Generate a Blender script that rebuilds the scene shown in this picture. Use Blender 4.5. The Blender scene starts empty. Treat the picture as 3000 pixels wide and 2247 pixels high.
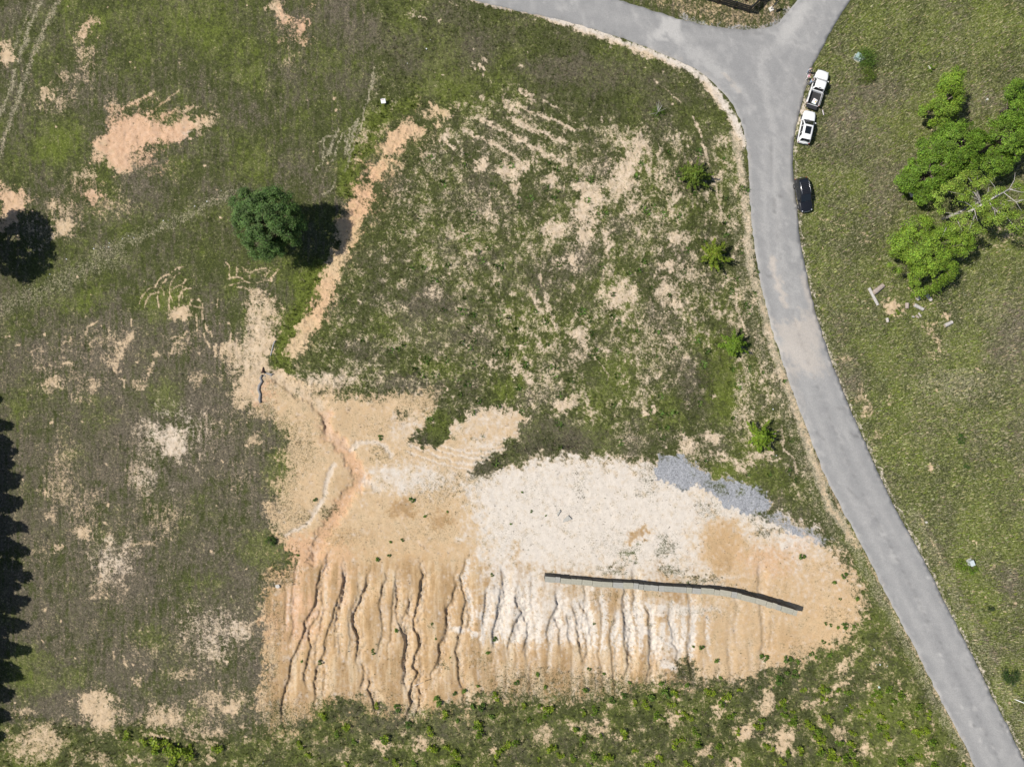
import bpy, bmesh, math, random
import numpy as np
from mathutils import Vector, Matrix, geometry

# ------------------------------------------------------------------ camera, sky, sun
S = bpy.context.scene
C = S.collection
CAMH = 104.0            # metres above the lot
PPM = 20.0              # survey-map units per metre
CU, CV = 1500.0, 1123.5 # map point below the camera
cam = bpy.data.cameras.new('camera')
cam.sensor_width = 36.0
cam.lens = 36.0 * CAMH / 150.0
cam.clip_start = 1.0
cam.clip_end = 6000.0
camo = bpy.data.objects.new('camera', cam)
camo.location = (0, 0, CAMH)
C.objects.link(camo)
S.camera = camo

SUN_EL = math.radians(53)
SUN_AZ = math.radians(-4)        # light travels towards +X, slightly towards -Y
w = bpy.data.worlds.new('World'); S.world = w; w.use_nodes = True
nt = w.node_tree
sky = nt.nodes.new('ShaderNodeTexSky'); sky.sky_type = 'NISHITA'; sky.sun_disc = False
sky.sun_elevation = SUN_EL
sky.sun_rotation = math.radians(-86)
bg = nt.nodes['Background']; bg.inputs[1].default_value = 0.075
nt.links.new(sky.outputs[0], bg.inputs[0])
sl = bpy.data.lights.new('sun', 'SUN'); sl.energy = 4.6; sl.angle = math.radians(0.53)
sl.color = (1.0, 0.955, 0.88)
so = bpy.data.objects.new('sun', sl)
ld = Vector((math.cos(SUN_EL) * math.cos(SUN_AZ), math.cos(SUN_EL) * math.sin(SUN_AZ), -math.sin(SUN_EL)))
so.rotation_euler = ld.to_track_quat('-Z', 'Y').to_euler()
so.location = (-60, 5, 120)
C.objects.link(so)
S.view_settings.view_transform = 'Standard'
S.view_settings.look = 'None'
S.view_settings.exposure = 0.25
S.view_settings.gamma = 1.0
S.view_settings.use_curve_mapping = False

random.seed(4)
RNG = np.random.default_rng(11)

# ------------------------------------------------------------------ material helpers
def new_mat(name):
    m = bpy.data.materials.new(name); m.use_nodes = True
    return m, m.node_tree, m.node_tree.nodes['Principled BSDF']
def N(t, kind, **kw):
    n = t.nodes.new(kind)
    for k, v in kw.items():
        if k.startswith('i_'):
            n.inputs[int(k[2:])].default_value = v
        else:
            setattr(n, k, v)
    return n
def L(t, a, b): t.links.new(a, b)
def mixc(t, fac, a, b, mode='MIX'):
    n = t.nodes.new('ShaderNodeMix'); n.data_type = 'RGBA'; n.blend_type = mode
    for idx, v in ((0, fac), (6, a), (7, b)):
        if isinstance(v, bpy.types.NodeSocket): L(t, v, n.inputs[idx])
        elif idx == 0: n.inputs[0].default_value = v
        else: n.inputs[idx].default_value = (v[0], v[1], v[2], 1)
    return n.outputs[2]
def mth(t, op, a, b=None, c=None, clamp=False):
    n = t.nodes.new('ShaderNodeMath'); n.operation = op; n.use_clamp = clamp
    for i, v in enumerate((a, b, c)):
        if v is None: continue
        if isinstance(v, bpy.types.NodeSocket): L(t, v, n.inputs[i])
        else: n.inputs[i].default_value = v
    return n.outputs[0]
def mrange(t, v, a, b, c=0.0, d=1.0, smooth=True):
    n = t.nodes.new('ShaderNodeMapRange')
    if smooth: n.interpolation_type = 'SMOOTHSTEP'
    L(t, v, n.inputs[0])
    for i, x in enumerate((a, b, c, d)): n.inputs[i + 1].default_value = x
    return n.outputs[0]
def noise(t, vec, scale, detail=4.0, rough=0.6):
    n = N(t, 'ShaderNodeTexNoise'); n.inputs['Scale'].default_value = scale
    n.inputs['Detail'].default_value = detail; n.inputs['Roughness'].default_value = rough
    L(t, vec, n.inputs['Vector']); return n.outputs[0]
MATS = {}
def simple(name, col, rough=0.6, metal=0.0, var=0.15, scale=8.0, coat=0.0, bump=0.0):
    """plain surface with a little procedural wear"""
    if name in MATS: return MATS[name]
    m, t, p = new_mat(name)
    tc = N(t, 'ShaderNodeTexCoord').outputs['Object']
    n = noise(t, tc, scale, 5)
    f = mrange(t, n, 0.25, 0.75, 1 - var, 1 + var)
    c = mixc(t, 1.0, col, (1, 1, 1), 'MULTIPLY')
    mul = N(t, 'ShaderNodeVectorMath', operation='SCALE')
    mul.inputs[0].default_value = col; L(t, f, mul.inputs['Scale'])
    L(t, mul.outputs[0], p.inputs['Base Color'])
    p.inputs['Roughness'].default_value = rough; p.inputs['Metallic'].default_value = metal
    p.inputs['Coat Weight'].default_value = coat
    if bump:
        b = N(t, 'ShaderNodeBump'); b.inputs['Strength'].default_value = bump; b.inputs['Distance'].default_value = 0.03
        L(t, n, b.inputs['Height']); L(t, b.outputs[0], p.inputs['Normal'])
    MATS[name] = m
    return m
def tint_mat(name, rough=0.7, trans=0.25, gain=1.0):
    """leaf / blade surface: its own colour is stored per leaf in the attribute 'tint'"""
    if name in MATS: return MATS[name]
    m, t, p = new_mat(name)
    a = N(t, 'ShaderNodeAttribute'); a.attribute_name = 'tint'
    col = mixc(t, 1.0, a.outputs['Color'], (gain, gain, gain), 'MULTIPLY')
    L(t, col, p.inputs['Base Color']); p.inputs['Roughness'].default_value = rough
    p.inputs['Specular IOR Level'].default_value = 0.25
    if trans > 0:
        tr = N(t, 'ShaderNodeBsdfTranslucent'); c2 = mixc(t, 1.0, col, (1.25, 1.2, 0.6), 'MULTIPLY'); L(t, c2, tr.inputs[0])
        mx = N(t, 'ShaderNodeMixShader'); mx.inputs[0].default_value = trans
        L(t, p.outputs[0], mx.inputs[1]); L(t, tr.outputs[0], mx.inputs[2])
        L(t, mx.outputs[0], t.nodes['Material Output'].inputs[0])
    MATS[name] = m
    return m

# ------------------------------------------------------------------ object helpers
def tag(o, label=None, cat=None, group=None, kind=None):
    if label: o['label'] = label
    if cat: o['category'] = cat
    if group: o['group'] = group
    if kind: o['kind'] = kind
    return o
def empty(name, loc=(0, 0, 0), rz=0.0, label=None, cat=None, group=None):
    o = bpy.data.objects.new(name, None); o.empty_display_size = 0.3
    o.location = loc; o.rotation_euler = (0, 0, rz); C.objects.link(o)
    return tag(o, label, cat, group)
def link(name, me, mat=None, parent=None, smooth=False):
    if mat is not None and len(me.materials) == 0: me.materials.append(mat)
    o = bpy.data.objects.new(name, me); C.objects.link(o)
    if parent is not None: o.parent = parent
    if smooth: me.polygons.foreach_set('use_smooth', [True] * len(me.polygons))
    return o
def bm_obj(name, bm, mat, parent=None, smooth=False):
    me = bpy.data.meshes.new(name); bm.to_mesh(me); bm.free()
    return link(name, me, mat, parent, smooth)
def np_mesh(name, V, F, tint=None, attrs=None):
    """V (n,3); F (m,k) with k=3 or 4"""
    me = bpy.data.meshes.new(name)
    V = np.ascontiguousarray(V, dtype=np.float32); F = np.ascontiguousarray(F, dtype=np.int32)
    m, k = F.shape
    me.vertices.add(len(V)); me.vertices.foreach_set('co', V.ravel())
    me.loops.add(m * k); me.loops.foreach_set('vertex_index', F.ravel())
    me.polygons.add(m)
    me.polygons.foreach_set('loop_start', np.arange(0, m * k, k, dtype=np.int32))
    me.polygons.foreach_set('loop_total', np.full(m, k, dtype=np.int32))
    me.update(calc_edges=True)
    al = dict(attrs or {})
    if tint is not None: al['tint'] = tint
    for nm, A in al.items():
        a = me.attributes.new(nm, 'FLOAT_COLOR', 'POINT')
        if A.shape[1] == 3: A = np.concatenate([A, np.ones((len(A), 1))], 1)
        a.data.foreach_set('color', np.ascontiguousarray(A, dtype=np.float32).ravel())
    return me
def add_box(bm, c, s, rot=None, bevel=0.0):
    r = bmesh.ops.create_cube(bm, size=1.0)
    vs = r['verts']
    M = Matrix.Translation(c) @ (rot.to_4x4() if rot is not None else Matrix()) @ Matrix.Diagonal((s[0], s[1], s[2], 1))
    bmesh.ops.transform(bm, matrix=M, verts=vs)
    if bevel:
        es = list({e for v in vs for e in v.link_edges})
        bmesh.ops.bevel(bm, geom=es, offset=bevel, segments=1, affect='EDGES')
def box(name, c, s, mat, parent=None, rot=None, bevel=0.0):
    bm = bmesh.new(); add_box(bm, (0, 0, 0), s, None, bevel)
    o = bm_obj(name, bm, mat, parent)
    o.location = c
    if rot is not None: o.rotation_euler = rot
    return o
def add_tube(bm, pts, rad, sides=6, cap=True):
    pts = [Vector(p) for p in pts]
    if not hasattr(rad, '__len__'): rad = [rad] * len(pts)
    rings = []
    for i, p in enumerate(pts):
        d = (pts[min(i + 1, len(pts) - 1)] - pts[max(i - 1, 0)]).normalized()
        a = d.orthogonal().normalized() if abs(d.z) > 0.95 else d.cross(Vector((0, 0, 1))).normalized()
        b = d.cross(a)
        rings.append([bm.verts.new(p + (a * math.cos(2 * math.pi * k / sides) + b * math.sin(2 * math.pi * k / sides)) * rad[i]) for k in range(sides)])
    for r0, r1 in zip(rings, rings[1:]):
        for k in range(sides):
            bm.faces.new((r0[k], r0[(k + 1) % sides], r1[(k + 1) % sides], r1[k]))
    if cap:
        bm.faces.new(rings[0][::-1]); bm.faces.new(rings[-1])
    bmesh.ops.recalc_face_normals(bm, faces=bm.faces)
def tube(name, pts, rad, mat, parent=None, sides=8, smooth=True):
    bm = bmesh.new(); add_tube(bm, pts, rad, sides); return bm_obj(name, bm, mat, parent, smooth)

# ------------------------------------------------------------------ survey maps (0.1 m cells)
DS = 2.0
U0, V0, U1, V1 = -60.0, -60.0, 3060.0, 2310.0
NW, NH = int((U1 - U0) / DS) + 1, int((V1 - V0) / DS) + 1
GU, GV = np.meshgrid(U0 + DS * np.arange(NW), V0 + DS * np.arange(NH))
FX = np.fft.rfftfreq(NW)[None, :]; FY = np.fft.fftfreq(NH)[:, None]
def fnoise(scale, power=1.0, seed=0, ax=1.0, ay=1.0, rot=0.0):
    """band-limited random field; scale = feature size in map units, unit variance"""
    r = np.random.default_rng(seed).standard_normal((NH, NW))
    c, s = math.cos(rot), math.sin(rot)
    fx = (FX * c + FY * s) * ax; fy = (-FX * s + FY * c) * ay
    k = np.sqrt(fx * fx + fy * fy) * scale / DS
    f = k / (1 + k ** (2.0 + power))
    n = np.fft.irfft2(np.fft.rfft2(r) * f, s=(NH, NW))
    n -= n.mean(); return (n / n.std()).astype(np.float32)
WX1, WY1 = fnoise(60, 1.0, 1), fnoise(60, 1.0, 2)
WX2, WY2 = fnoise(16, 0.8, 3), fnoise(16, 0.8, 4)
n_big, n_mid, n_fine = fnoise(300, 1.2, 5), fnoise(70, 0.8, 6), fnoise(14, 0.6, 7)
n_str = fnoise(50, 0.6, 8, 0.4, 5.0)      # vertical mowing streaks
def zeros(v=0.0): return np.full((NH, NW), v, np.float32)
def sstep(a, b, x):
    t = np.clip((x - a) / (b - a), 0, 1); return t * t * (3 - 2 * t)
def win(x0, y0, x1, y1):
    a = max(0, int((x0 - U0) / DS)); b = min(NW, int((x1 - U0) / DS) + 2)
    c = max(0, int((y0 - V0) / DS)); d = min(NH, int((y1 - V0) / DS) + 2)
    return slice(c, max(c, d)), slice(a, max(a, b))
def apply(R, sl, m, val, mode):
    if mode == 'max': R[sl] = np.maximum(R[sl], m * val)
    elif mode == 'mix': R[sl] = R[sl] * (1 - m) + val * m
    elif mode == 'add': R[sl] += m * val
def segd(px, py, pts, closed=False):
    d = np.full(px.shape, 1e9, np.float32)
    n = len(pts)
    for i in range(n if closed else n - 1):
        ax, ay = pts[i]; bx, by = pts[(i + 1) % n]
        dx, dy = bx - ax, by - ay
        t = np.clip(((px - ax) * dx + (py - ay) * dy) / max(dx * dx + dy * dy, 1e-6), 0, 1)
        d = np.minimum(d, (px - ax - t * dx) ** 2 + (py - ay - t * dy) ** 2)
    return np.sqrt(d)
def inside(px, py, pts):
    r = np.zeros(px.shape, bool); n = len(pts)
    for i in range(n):
        ax, ay = pts[i]; bx, by = pts[(i + 1) % n]
        if ay == by: continue
        c = (ay > py) != (by > py)
        r ^= c & (px < (bx - ax) * (py - ay) / (by - ay) + ax)
    return r
def sdpoly(pts, sl, warp=8.0):
    px = GU[sl] + warp * (WX1[sl] * 0.6 + WX2[sl] * 0.5); py = GV[sl] + warp * (WY1[sl] * 0.6 + WY2[sl] * 0.5)
    d = segd(px, py, pts, True)
    return np.where(inside(px, py, pts), d, -d)
def poly(R, pts, val=1.0, soft=8.0, warp=8.0, mode='mix'):
    xs = [p[0] for p in pts]; ys = [p[1] for p in pts]; g = soft + warp * 3
    sl = win(min(xs) - g, min(ys) - g, max(xs) + g, max(ys) + g)
    if GU[sl].size == 0: return
    sd = sdpoly(pts, sl, warp)
    apply(R, sl, sstep(-soft, soft, sd), val, mode)
def stroke(R, pts, wd, val=1.0, soft=5.0, warp=4.0, mode='mix'):
    xs = [p[0] for p in pts]; ys = [p[1] for p in pts]; g = wd + soft + warp * 3
    sl = win(min(xs) - g, min(ys) - g, max(xs) + g, max(ys) + g)
    if GU[sl].size == 0: return
    px = GU[sl] + warp * (WX1[sl] * 0.6 + WX2[sl] * 0.5); py = GV[sl] + warp * (WY1[sl] * 0.6 + WY2[sl] * 0.5)
    d = segd(px, py, pts)
    apply(R, sl, 1 - sstep(wd / 2 - soft, wd / 2 + soft, d), val, mode)
def blob(R, u, v, rx, ry=None, val=1.0, ang=0.0, warp=10.0, mode='mix', hard=0.35):
    ry = ry or rx; g = max(rx, ry) * 1.3 + warp * 3
    sl = win(u - g, v - g, u + g, v + g)
    if GU[sl].size == 0: return
    px = GU[sl] - u + warp * (WX1[sl] * 0.6 + WX2[sl] * 0.5); py = GV[sl] - v + warp * (WY1[sl] * 0.6 + WY2[sl] * 0.5)
    c, s = math.cos(ang), math.sin(ang)
    r = np.sqrt(((px * c + py * s) / rx) ** 2 + ((-px * s + py * c) / ry) ** 2)
    apply(R, sl, 1 - sstep(hard, 1.25, r), val, mode)
def samp(R, u, v):
    x = np.clip((np.asarray(u, dtype=np.float64) - U0) / DS, 0, NW - 1.001); y = np.clip((np.asarray(v, dtype=np.float64) - V0) / DS, 0, NH - 1.001)
    i = x.astype(int); j = y.astype(int); fx = x - i; fy = y - j
    return (R[j, i] * (1 - fx) + R[j, i + 1] * fx) * (1 - fy) + (R[j + 1, i] * (1 - fx) + R[j + 1, i + 1] * fx) * fy
# survey sheets: local drawing coordinates -> map
def sheet(u0, v0, k):
    def f(*p): return [(u0 + p[i] / k, v0 + p[i + 1] / k) for i in range(0, len(p), 2)]
    return f
K9 = 2.209
tA, tB, tC = sheet(0, 0, K9), sheet(1000, 0, K9), sheet(2000, 0, K9)
tD, tE, tF = sheet(0, 750, K9), sheet(1000, 750, K9), sheet(2000, 750, K9)
tG, tH, tI = sheet(0, 1497, K9), sheet(1000, 1497, K9), sheet(2000, 1497, K9)
tJ = sheet(760, 1600, 2.959); tK = sheet(1700, 1650, 4.1425); tM = sheet(800, 1100, 2.761)
tN = sheet(380, 760, 4.254); tW = sheet(1560, 1640, 2.698); tO = sheet(1850, 1300, 3.16)
# ------------------------------------------------------------------ road outline (map units)
ROAD_R = [(2493,0),(2453,59),(2425,109),(2398,163),(2376,204),(2362,253),(2349,308),(2333,362),(2326,407),(2322,453),(2324,498),(2333,588),(2340,670),(2351,750),(2362,800),(2376,863),(2394,931),(2412,990),(2435,1058),(2462,1126),(2489,1194),(2521,1266),(2557,1348),(2593,1429),(2629,1499),(2656,1547),(2693,1615),(2738,1701),(2770,1773),(2815,1855),(2860,1941),(2905,2036),(2951,2122),(2973,2172),(3030,2290),(3090,2420)]
ROAD_L = [(2940,2420),(2856,2247),(2828,2181),(2783,2099),(2724,1986),(2679,1895),(2634,1814),(2584,1714),(2552,1651),(2511,1574),(2471,1499),(2444,1447),(2407,1370),(2376,1289),(2344,1203),(2317,1135),(2290,1049),(2267,985),(2249,917),(2231,841),(2222,786),(2214,750),(2201,647),(2195,566),(2192,453),(2183,403),(2167,344),(2136,290),(2100,254),(2068,222),(2027,197),(1996,182),(1905,143),(1815,111),(1724,81),(1634,57),(1498,29),(1385,0),(1180,-45),(1000,-80)]
ROAD_T = [(1040,-170),(1500,-75),(1810,-3),(2000,61),(2113,84),(2181,89),(2235,86),(2272,75),(2294,54),(2312,32),(2337,0),(2380,-60),(2420,-120)]
ROAD_TR = [(2570,-120),(2530,-60)]
ROAD = ROAD_R + ROAD_L + ROAD_T + ROAD_TR
def chaikin(p, it=2):
    for _ in range(it):
        q = []
        for a, b in zip(p, p[1:] + p[:1]):
            q += [(0.75 * a[0] + 0.25 * b[0], 0.75 * a[1] + 0.25 * b[1]), (0.25 * a[0] + 0.75 * b[0], 0.25 * a[1] + 0.75 * b[1])]
        p = q
    return p

# ------------------------------------------------------------------ ground cover masks
SO = zeros(0.10)     # bare soil share
WH = zeros(0.25)     # pale / whitish soil, plus painted sunlit banks of the gullies
OR = zeros(0.35)     # orange soil
GR = zeros(0.0)      # grey gravel
LU = zeros(0.45)     # lush green share of the plants
BR = zeros(0.40)     # dead brown thatch
ST = zeros(0.10)     # pale straw
DK = zeros(0.0)      # dense dark weeds
PLAT = [(1110,0),(1105,170),(1088,280),(1040,420),(1010,560),(985,680),(930,830),(850,1000),(815,1080),(900,1125),(1100,1150),(1300,1130),(1240,1270),(1300,1290),(1540,1210),(1500,1300),(1400,1400),(1640,1325),(1900,1360),(2100,1360),(2300,1440),(2380,1500),(2410,1420),(2300,1120),(2230,880),(2190,560),(2180,420),(2080,250),(1900,150),(1620,60),(1380,0)]
central = zeros(); poly(central, PLAT, 1.0, 10, 4)
right = zeros(); poly(right, ROAD_R + [(3200,2400),(3200,-200),(2560,-200)], 1.0, 6, 2)
bottom = zeros(); poly(bottom, [(-60,2110),(330,2120),(760,2170),(900,2110),(1010,2040),(1200,2100),(1420,2040),(1650,2090),(1900,2020),(2140,2010),(2280,1960),(2480,1870),(2540,1800),(2600,1830),(2860,2310),(-60,2310)], 1.0, 16, 12)
left = np.clip(1 - central - right - bottom, 0, 1)
# left mown field
poly(BR, [(-60,960),(180,930),(430,900),(650,960),(760,1120),(850,1400),(800,2000),(760,2160),(-60,2160)], 0.74, 60, 25)
poly(LU, [(-60,960),(180,930),(430,900),(650,960),(760,1120),(850,1400),(800,2000),(760,2160),(-60,2160)], 0.30, 60, 25)
for a in [(600,60,260,120,.78),(470,110,120,80,.72),(330,60,90,70,.72),(160,420,110,70,.85),(130,200,50,160,.70),(200,60,50,90,.75),(520,490,70,40,.75),(690,260,80,90,.6),
          (620,640,180,60,.62),(760,480,120,70,.6),(500,890,110,60,.75),(760,790,110,60,.7),(640,840,70,60,.6),(250,880,80,40,.7),(490,1170,60,70,.7),(285,1190,90,50,.75),(300,1230,70,50,.7),
          (90,1940,80,60,.95),(150,1980,120,60,.8),(60,1180,40,60,.6),(40,1330,30,120,.55),(820,1390,60,90,.95),(760,1620,90,80,.85),(570,2090,45,45,.9),(620,1700,80,30,.7),(430,1870,60,50,.65),(400,1980,60,60,.5),(690,1960,60,40,.5),(470,1960,70,50,.5)]:
    blob(LU, a[0], a[1], a[2], a[3], a[4])
for a in [(420,420,200,120,.66),(270,230,110,120,.66),(870,90,90,110,.7),(120,640,140,90,.7),(340,620,130,50,.8),(420,600,80,60,.75),(640,250,80,90,.6),(860,140,110,120,.62),(980,60,80,80,.68),(960,240,120,110,.55),(880,480,120,120,.55),(600,420,110,60,.62),(700,1150,80,70,.85),(560,1110,120,90,.85),(370,1030,150,80,.85),(330,880,60,50,.85),(160,920,70,50,.7),(480,940,90,40,.8),(350,1900,80,90,.85),(230,1250,60,120,.8),(620,1350,120,80,.8)]:
    blob(BR, a[0], a[1], a[2], a[3], a[4])
# central lot
poly(BR, PLAT, 0.42, 10, 4); poly(LU, PLAT, 0.56, 10, 4)
for a in [(1300,120,170,90,.62),(1220,190,150,70,.55),(1650,200,160,50,.8),(1850,230,120,50,.7),(1120,100,60,70,.75),(1480,300,90,60,.6),(1420,560,110,110,.6),(1430,820,120,120,.65),(1240,920,150,90,.7),(1330,1000,120,60,.65),(1650,880,120,90,.6),(1200,1120,120,30,.9),(1540,1240,150,40,.7),(1800,1300,150,40,.6),(1580,1150,100,40,.7),(1700,760,90,80,.65),(2240,1180,60,60,.7)]:
    blob(BR, a[0], a[1], a[2], a[3], a[4])
for a in [(1650,900,160,80,.8),(1480,790,90,60,.75),(1300,250,100,40,.9),(1130,330,50,40,1.0),(1080,410,30,70,.95),(1030,520,28,80,.9),(895,850,32,85,1.),(870,960,30,60,.95),(845,1040,30,60,.85),(1480,1140,70,40,.95),(1780,1110,90,120,.8),(2110,1130,75,160,1.0),(1950,1210,90,60,.85),(2060,1010,60,60,.8),(1840,820,120,140,.75),(1180,960,160,60,.75),(1300,1090,150,30,.75),(1980,580,90,120,.7),(1640,610,60,60,.75),(2150,1400,90,60,.8),(2130,440,50,120,.75),(1270,1240,40,60,.85),(2250,1410,60,50,.85)]:
    blob(LU, a[0], a[1], a[2], a[3], a[4])
strip = zeros()
for p in [((1200,310),(1130,320),(1080,380),(1050,450),(1010,560)), ((935,790),(905,850),(870,930),(840,1000),(830,1070))]:
    stroke(strip, p, 50, .9, 14, 8); stroke(SO, p, 50, 0.0, 14, 6); stroke(LU, p, 50, 1.0, 14, 8); stroke(BR, p, 50, 0.05, 14, 8)
sl_c = central
SO = SO * (1 - sl_c) + sl_c * (0.27 + 0.08 * n_mid + 0.05 * n_big + .09 * sstep(1350, 1700, GU) * sstep(300, 500, GV) * (1 - sstep(1150, 1300, GV)) * (.6 + fnoise(70, .7, 73, .5, 2.2, .25)))
poly(SO, [(1380,0),(1120,0),(1110,250),(1200,260),(1350,300),(1500,250),(1700,330),(2150,380),(1900,150)], 0.05, 40, 20)
# right field
poly(BR, ROAD_R + [(3200,2400),(3200,-200),(2560,-200)], 0.28, 6, 2); poly(LU, ROAD_R + [(3200,2400),(3200,-200),(2560,-200)], 0.68, 6, 2)
poly(SO, ROAD_R + [(3200,2400),(3200,-200),(2560,-200)], 0.05, 6, 2)
for a in [(2560,280,120,80,.8),(2480,360,100,90,.75),(2540,440,130,110,.66),(2600,560,120,90,.66),(2450,560,60,120,.6),(2860,300,80,80,.7),(2960,1000,80,200,.75),(2980,1250,60,250,.7),(2850,1100,90,100,.55),(2960,1750,50,140,.7),(2700,1250,70,120,.5),(2470,1000,50,90,.6),(2480,1120,50,90,.7)]:
    blob(BR, a[0], a[1], a[2], a[3], a[4], 0, 20)
for a in [(2650,60,200,60,.85),(2900,90,90,110,.9),(2720,120,150,60,.75),(2900,890,70,70,.95),(2850,1180,120,60,.7),(2900,1500,150,120,.85),(2870,1800,70,140,1.),(2950,2000,50,120,1.),(2600,1000,70,120,.8),(2500,860,60,60,.8),(2380,620,24,120,.9),(2560,1000,60,60,.8),(2800,1400,100,160,.75)]:
    blob(LU, a[0], a[1], a[2], a[3], a[4], 0, 20)
ST += right * .22
for a in [(2800,1120,140,60,.5),(2900,900,70,60,.4),(2760,1030,90,60,.35)]: blob(ST, a[0], a[1], a[2], a[3], a[4], 0, 20)
# weeds at the foot of the slope
m = bottom
SO = SO * (1 - m) + m * (0.22 + 0.10 * n_mid); LU = LU * (1 - m) + m * (0.74 + 0.1 * n_mid); BR = BR * (1 - m) + m * 0.42; DK = np.maximum(DK, m * 0.40)
for a in [(2650,2100,120,120,.95),(2550,1950,90,60,.8),(2700,2200,90,60,.95)]: blob(LU, a[0], a[1], a[2], a[3], a[4])
for a in [(1100,2120,120,60,.8),(1350,2120,120,60,.8),(1700,2150,160,60,.7),(900,2200,120,60,.6)]: blob(BR, a[0], a[1], a[2], a[3], a[4])
# bare pad and slope
PAD = [(790,1105),(860,1140),(960,1158),(1090,1160),(1230,1140),(1290,1150),(1268,1200),(1245,1262),(1330,1240),(1400,1213),(1500,1205),(1540,1222),(1530,1260),(1490,1300),(1400,1392),(1500,1352),(1640,1328),(1850,1338),(1900,1372),(1990,1360),(2100,1420),(2230,1520),(2340,1520),(2400,1560),(2480,1640),(2540,1770),(2500,1860),(2400,1920),(2250,1965),(2130,2000),(2000,2010),(1880,2015),(1750,2040),(1600,2060),(1450,2040),(1330,2070),(1200,2110),(1100,2080),(1010,2040),(960,2050),(900,2110),(800,2160),(762,2120),(780,2000),(795,1850),(770,1750),(860,1660),(845,1600),(800,1555),(790,1500),(865,1370),(850,1260),(760,1200),(745,1150)]
pad = zeros(); poly(pad, PAD, 1.0, 10, 7); pads = zeros(); poly(pads, PAD, 1.0, 40, 16)
SO = np.maximum(SO, pads * (0.90 + 0.09 * n_mid + .07 * n_fine)); OR = np.where(pad > .5, OR * 0 + 0.42, OR)
DK = DK * (1 - pad)
poly(OR, [(780,1640),(900,1560),(1100,1600),(1300,1620),(1420,1650),(1400,1900),(1380,2100),(760,2160)], 0.72, 60, 20)
poly(WH, [(780,1130),(1000,1160),(1280,1150),(1250,1260),(1380,1400),(1400,1660),(1380,2100),(760,2160)], .10, 40, 20)
poly(WH, [(1700,1800),(2350,1780),(2540,1700),(2480,1880),(2200,1990),(1380,2060),(1380,1900)], .10, 40, 20)
poly(OR, [(800,1640),(870,1600),(1000,1560),(1010,1750),(960,1950),(800,2000)], 1.0, 50, 20)
stroke(OR, tM(430,330,440,470,560,560,640,700,720,830,600,980,540,1100,400,1290,330,1480), 36, .95, 16, 6)
poly(OR, [(2050,1540),(2200,1530),(2330,1570),(2480,1660),(2540,1780),(2480,1880),(2300,1950),(2250,1800),(2060,1640)], .62, 30, 15)
poly(OR, [(1700,1780),(2350,1780),(2350,1990),(1500,2060),(1380,1950)], .55, 40, 20)
blob(OR, 2120, 1600, 75, 100, .85, 0, 10); blob(OR, 2260, 1660, 120, 60, .75, .4); blob(OR, 1180, 1490, 45, 30, 1., 0); blob(OR, 1300, 1525, 40, 22, 1., 0); blob(OR, 1870, 1565, 40, 24, .8, -.3)
blob(OR, 2280, 1880, 80, 50, .8, 0)
poly(WH, [(1370,1400),(1480,1355),(1640,1328),(1900,1345),(2100,1430),(2400,1570),(2330,1610),(2230,1560),(2160,1540),(2050,1530),(2030,1620),(2100,1690),(1960,1690),(1650,1690),(1590,1690),(1430,1670),(1405,1560)], .92, 75, 26)
poly(OR, [(1370,1400),(1480,1355),(1640,1328),(1900,1345),(2100,1430),(2400,1570),(2330,1610),(2230,1560),(2160,1540),(2050,1530),(2030,1620),(2100,1690),(1960,1690),(1650,1690),(1590,1690),(1430,1670),(1405,1560)], .10, 75, 26)
blob(OR, 2120, 1600, 72, 95, .85, 0, 8); blob(WH, 2120, 1600, 72, 95, .1, 0, 8)
blob(OR, 1870, 1568, 42, 24, .75, -.3); blob(WH, 1870, 1568, 42, 24, .15, -.3)
blob(WH, 1510, 1615, 22, 26, .3); blob(OR, 1510, 1615, 22, 26, .45); blob(WH, 1540, 1655, 35, 22, .5); blob(OR, 1540, 1655, 35, 22, .4)
poly(WH, [(1430,1690),(1590,1700),(1720,1760),(1710,1880),(1560,1880),(1420,1860)], .62, 30, 25)
blob(WH, 1960, 1900, 60, 60, .6); blob(WH, 2000, 1790, 130, 25, .75); blob(WH, 1840, 1850, 20, 60, .7)
blob(WH, 1200, 1400, 160, 60, .65); blob(WH, 1440, 1330, 110, 60, .6); blob(WH, 1450, 1240, 70, 25, .4); blob(WH, 1200, 1260, 80, 60, .4)
# brush growing on the bare ground
for a in [(1172,1210,35,18,.35),(1120,1250,25,14,.5),(1285,1150,30,20,.45),(1400,1280,40,12,.5),(1470,1255,30,12,.35),(1110,1330,20,24,.5),(1250,1290,50,22,.55),(1840,1620,45,30,.35),(1800,1670,55,18,.5),(1950,1600,40,40,.5),(1960,1670,60,20,.45),(2060,1700,90,18,.45),(2160,1730,60,14,.5),(2060,1490,30,22,.55),(2240,1560,50,14,.45),(1900,1400,30,60,.6),(1700,1420,16,90,.72),(900,1300,40,25,.55),(960,1500,40,26,.5),(830,1420,50,40,.55),(880,1520,30,40,.6),(820,1690,60,40,.5),(790,1790,40,40,.6),(790,1920,30,60,.6),(1420,1935,24,14,.2),(1300,1950,40,14,.5),(1560,1980,130,40,.68),(1750,1990,100,30,.65),(2010,1960,40,40,.3),(1330,1420,60,30,.75),(1250,1480,80,40,.75)]:
    blob(SO, a[0], a[1], a[2], a[3], a[4], 0, 12); blob(DK, a[0], a[1], a[2], a[3], .5, 0, 12, 'max')
for a in [(1840,1625,40,26,.85),(2000,1960,30,30,.5)]: blob(LU, a[0], a[1], a[2], a[3], a[4])
poly(SO, tE(430,1180,560,1110,600,1010,700,970,830,1010,740,1080,690,1170,610,1250,500,1230), 0.08, 8, 8)
poly(DK, tE(430,1180,560,1110,600,1010,700,970,830,1010,740,1080,690,1170,610,1250,500,1230), 0.6, 8, 8)
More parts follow.
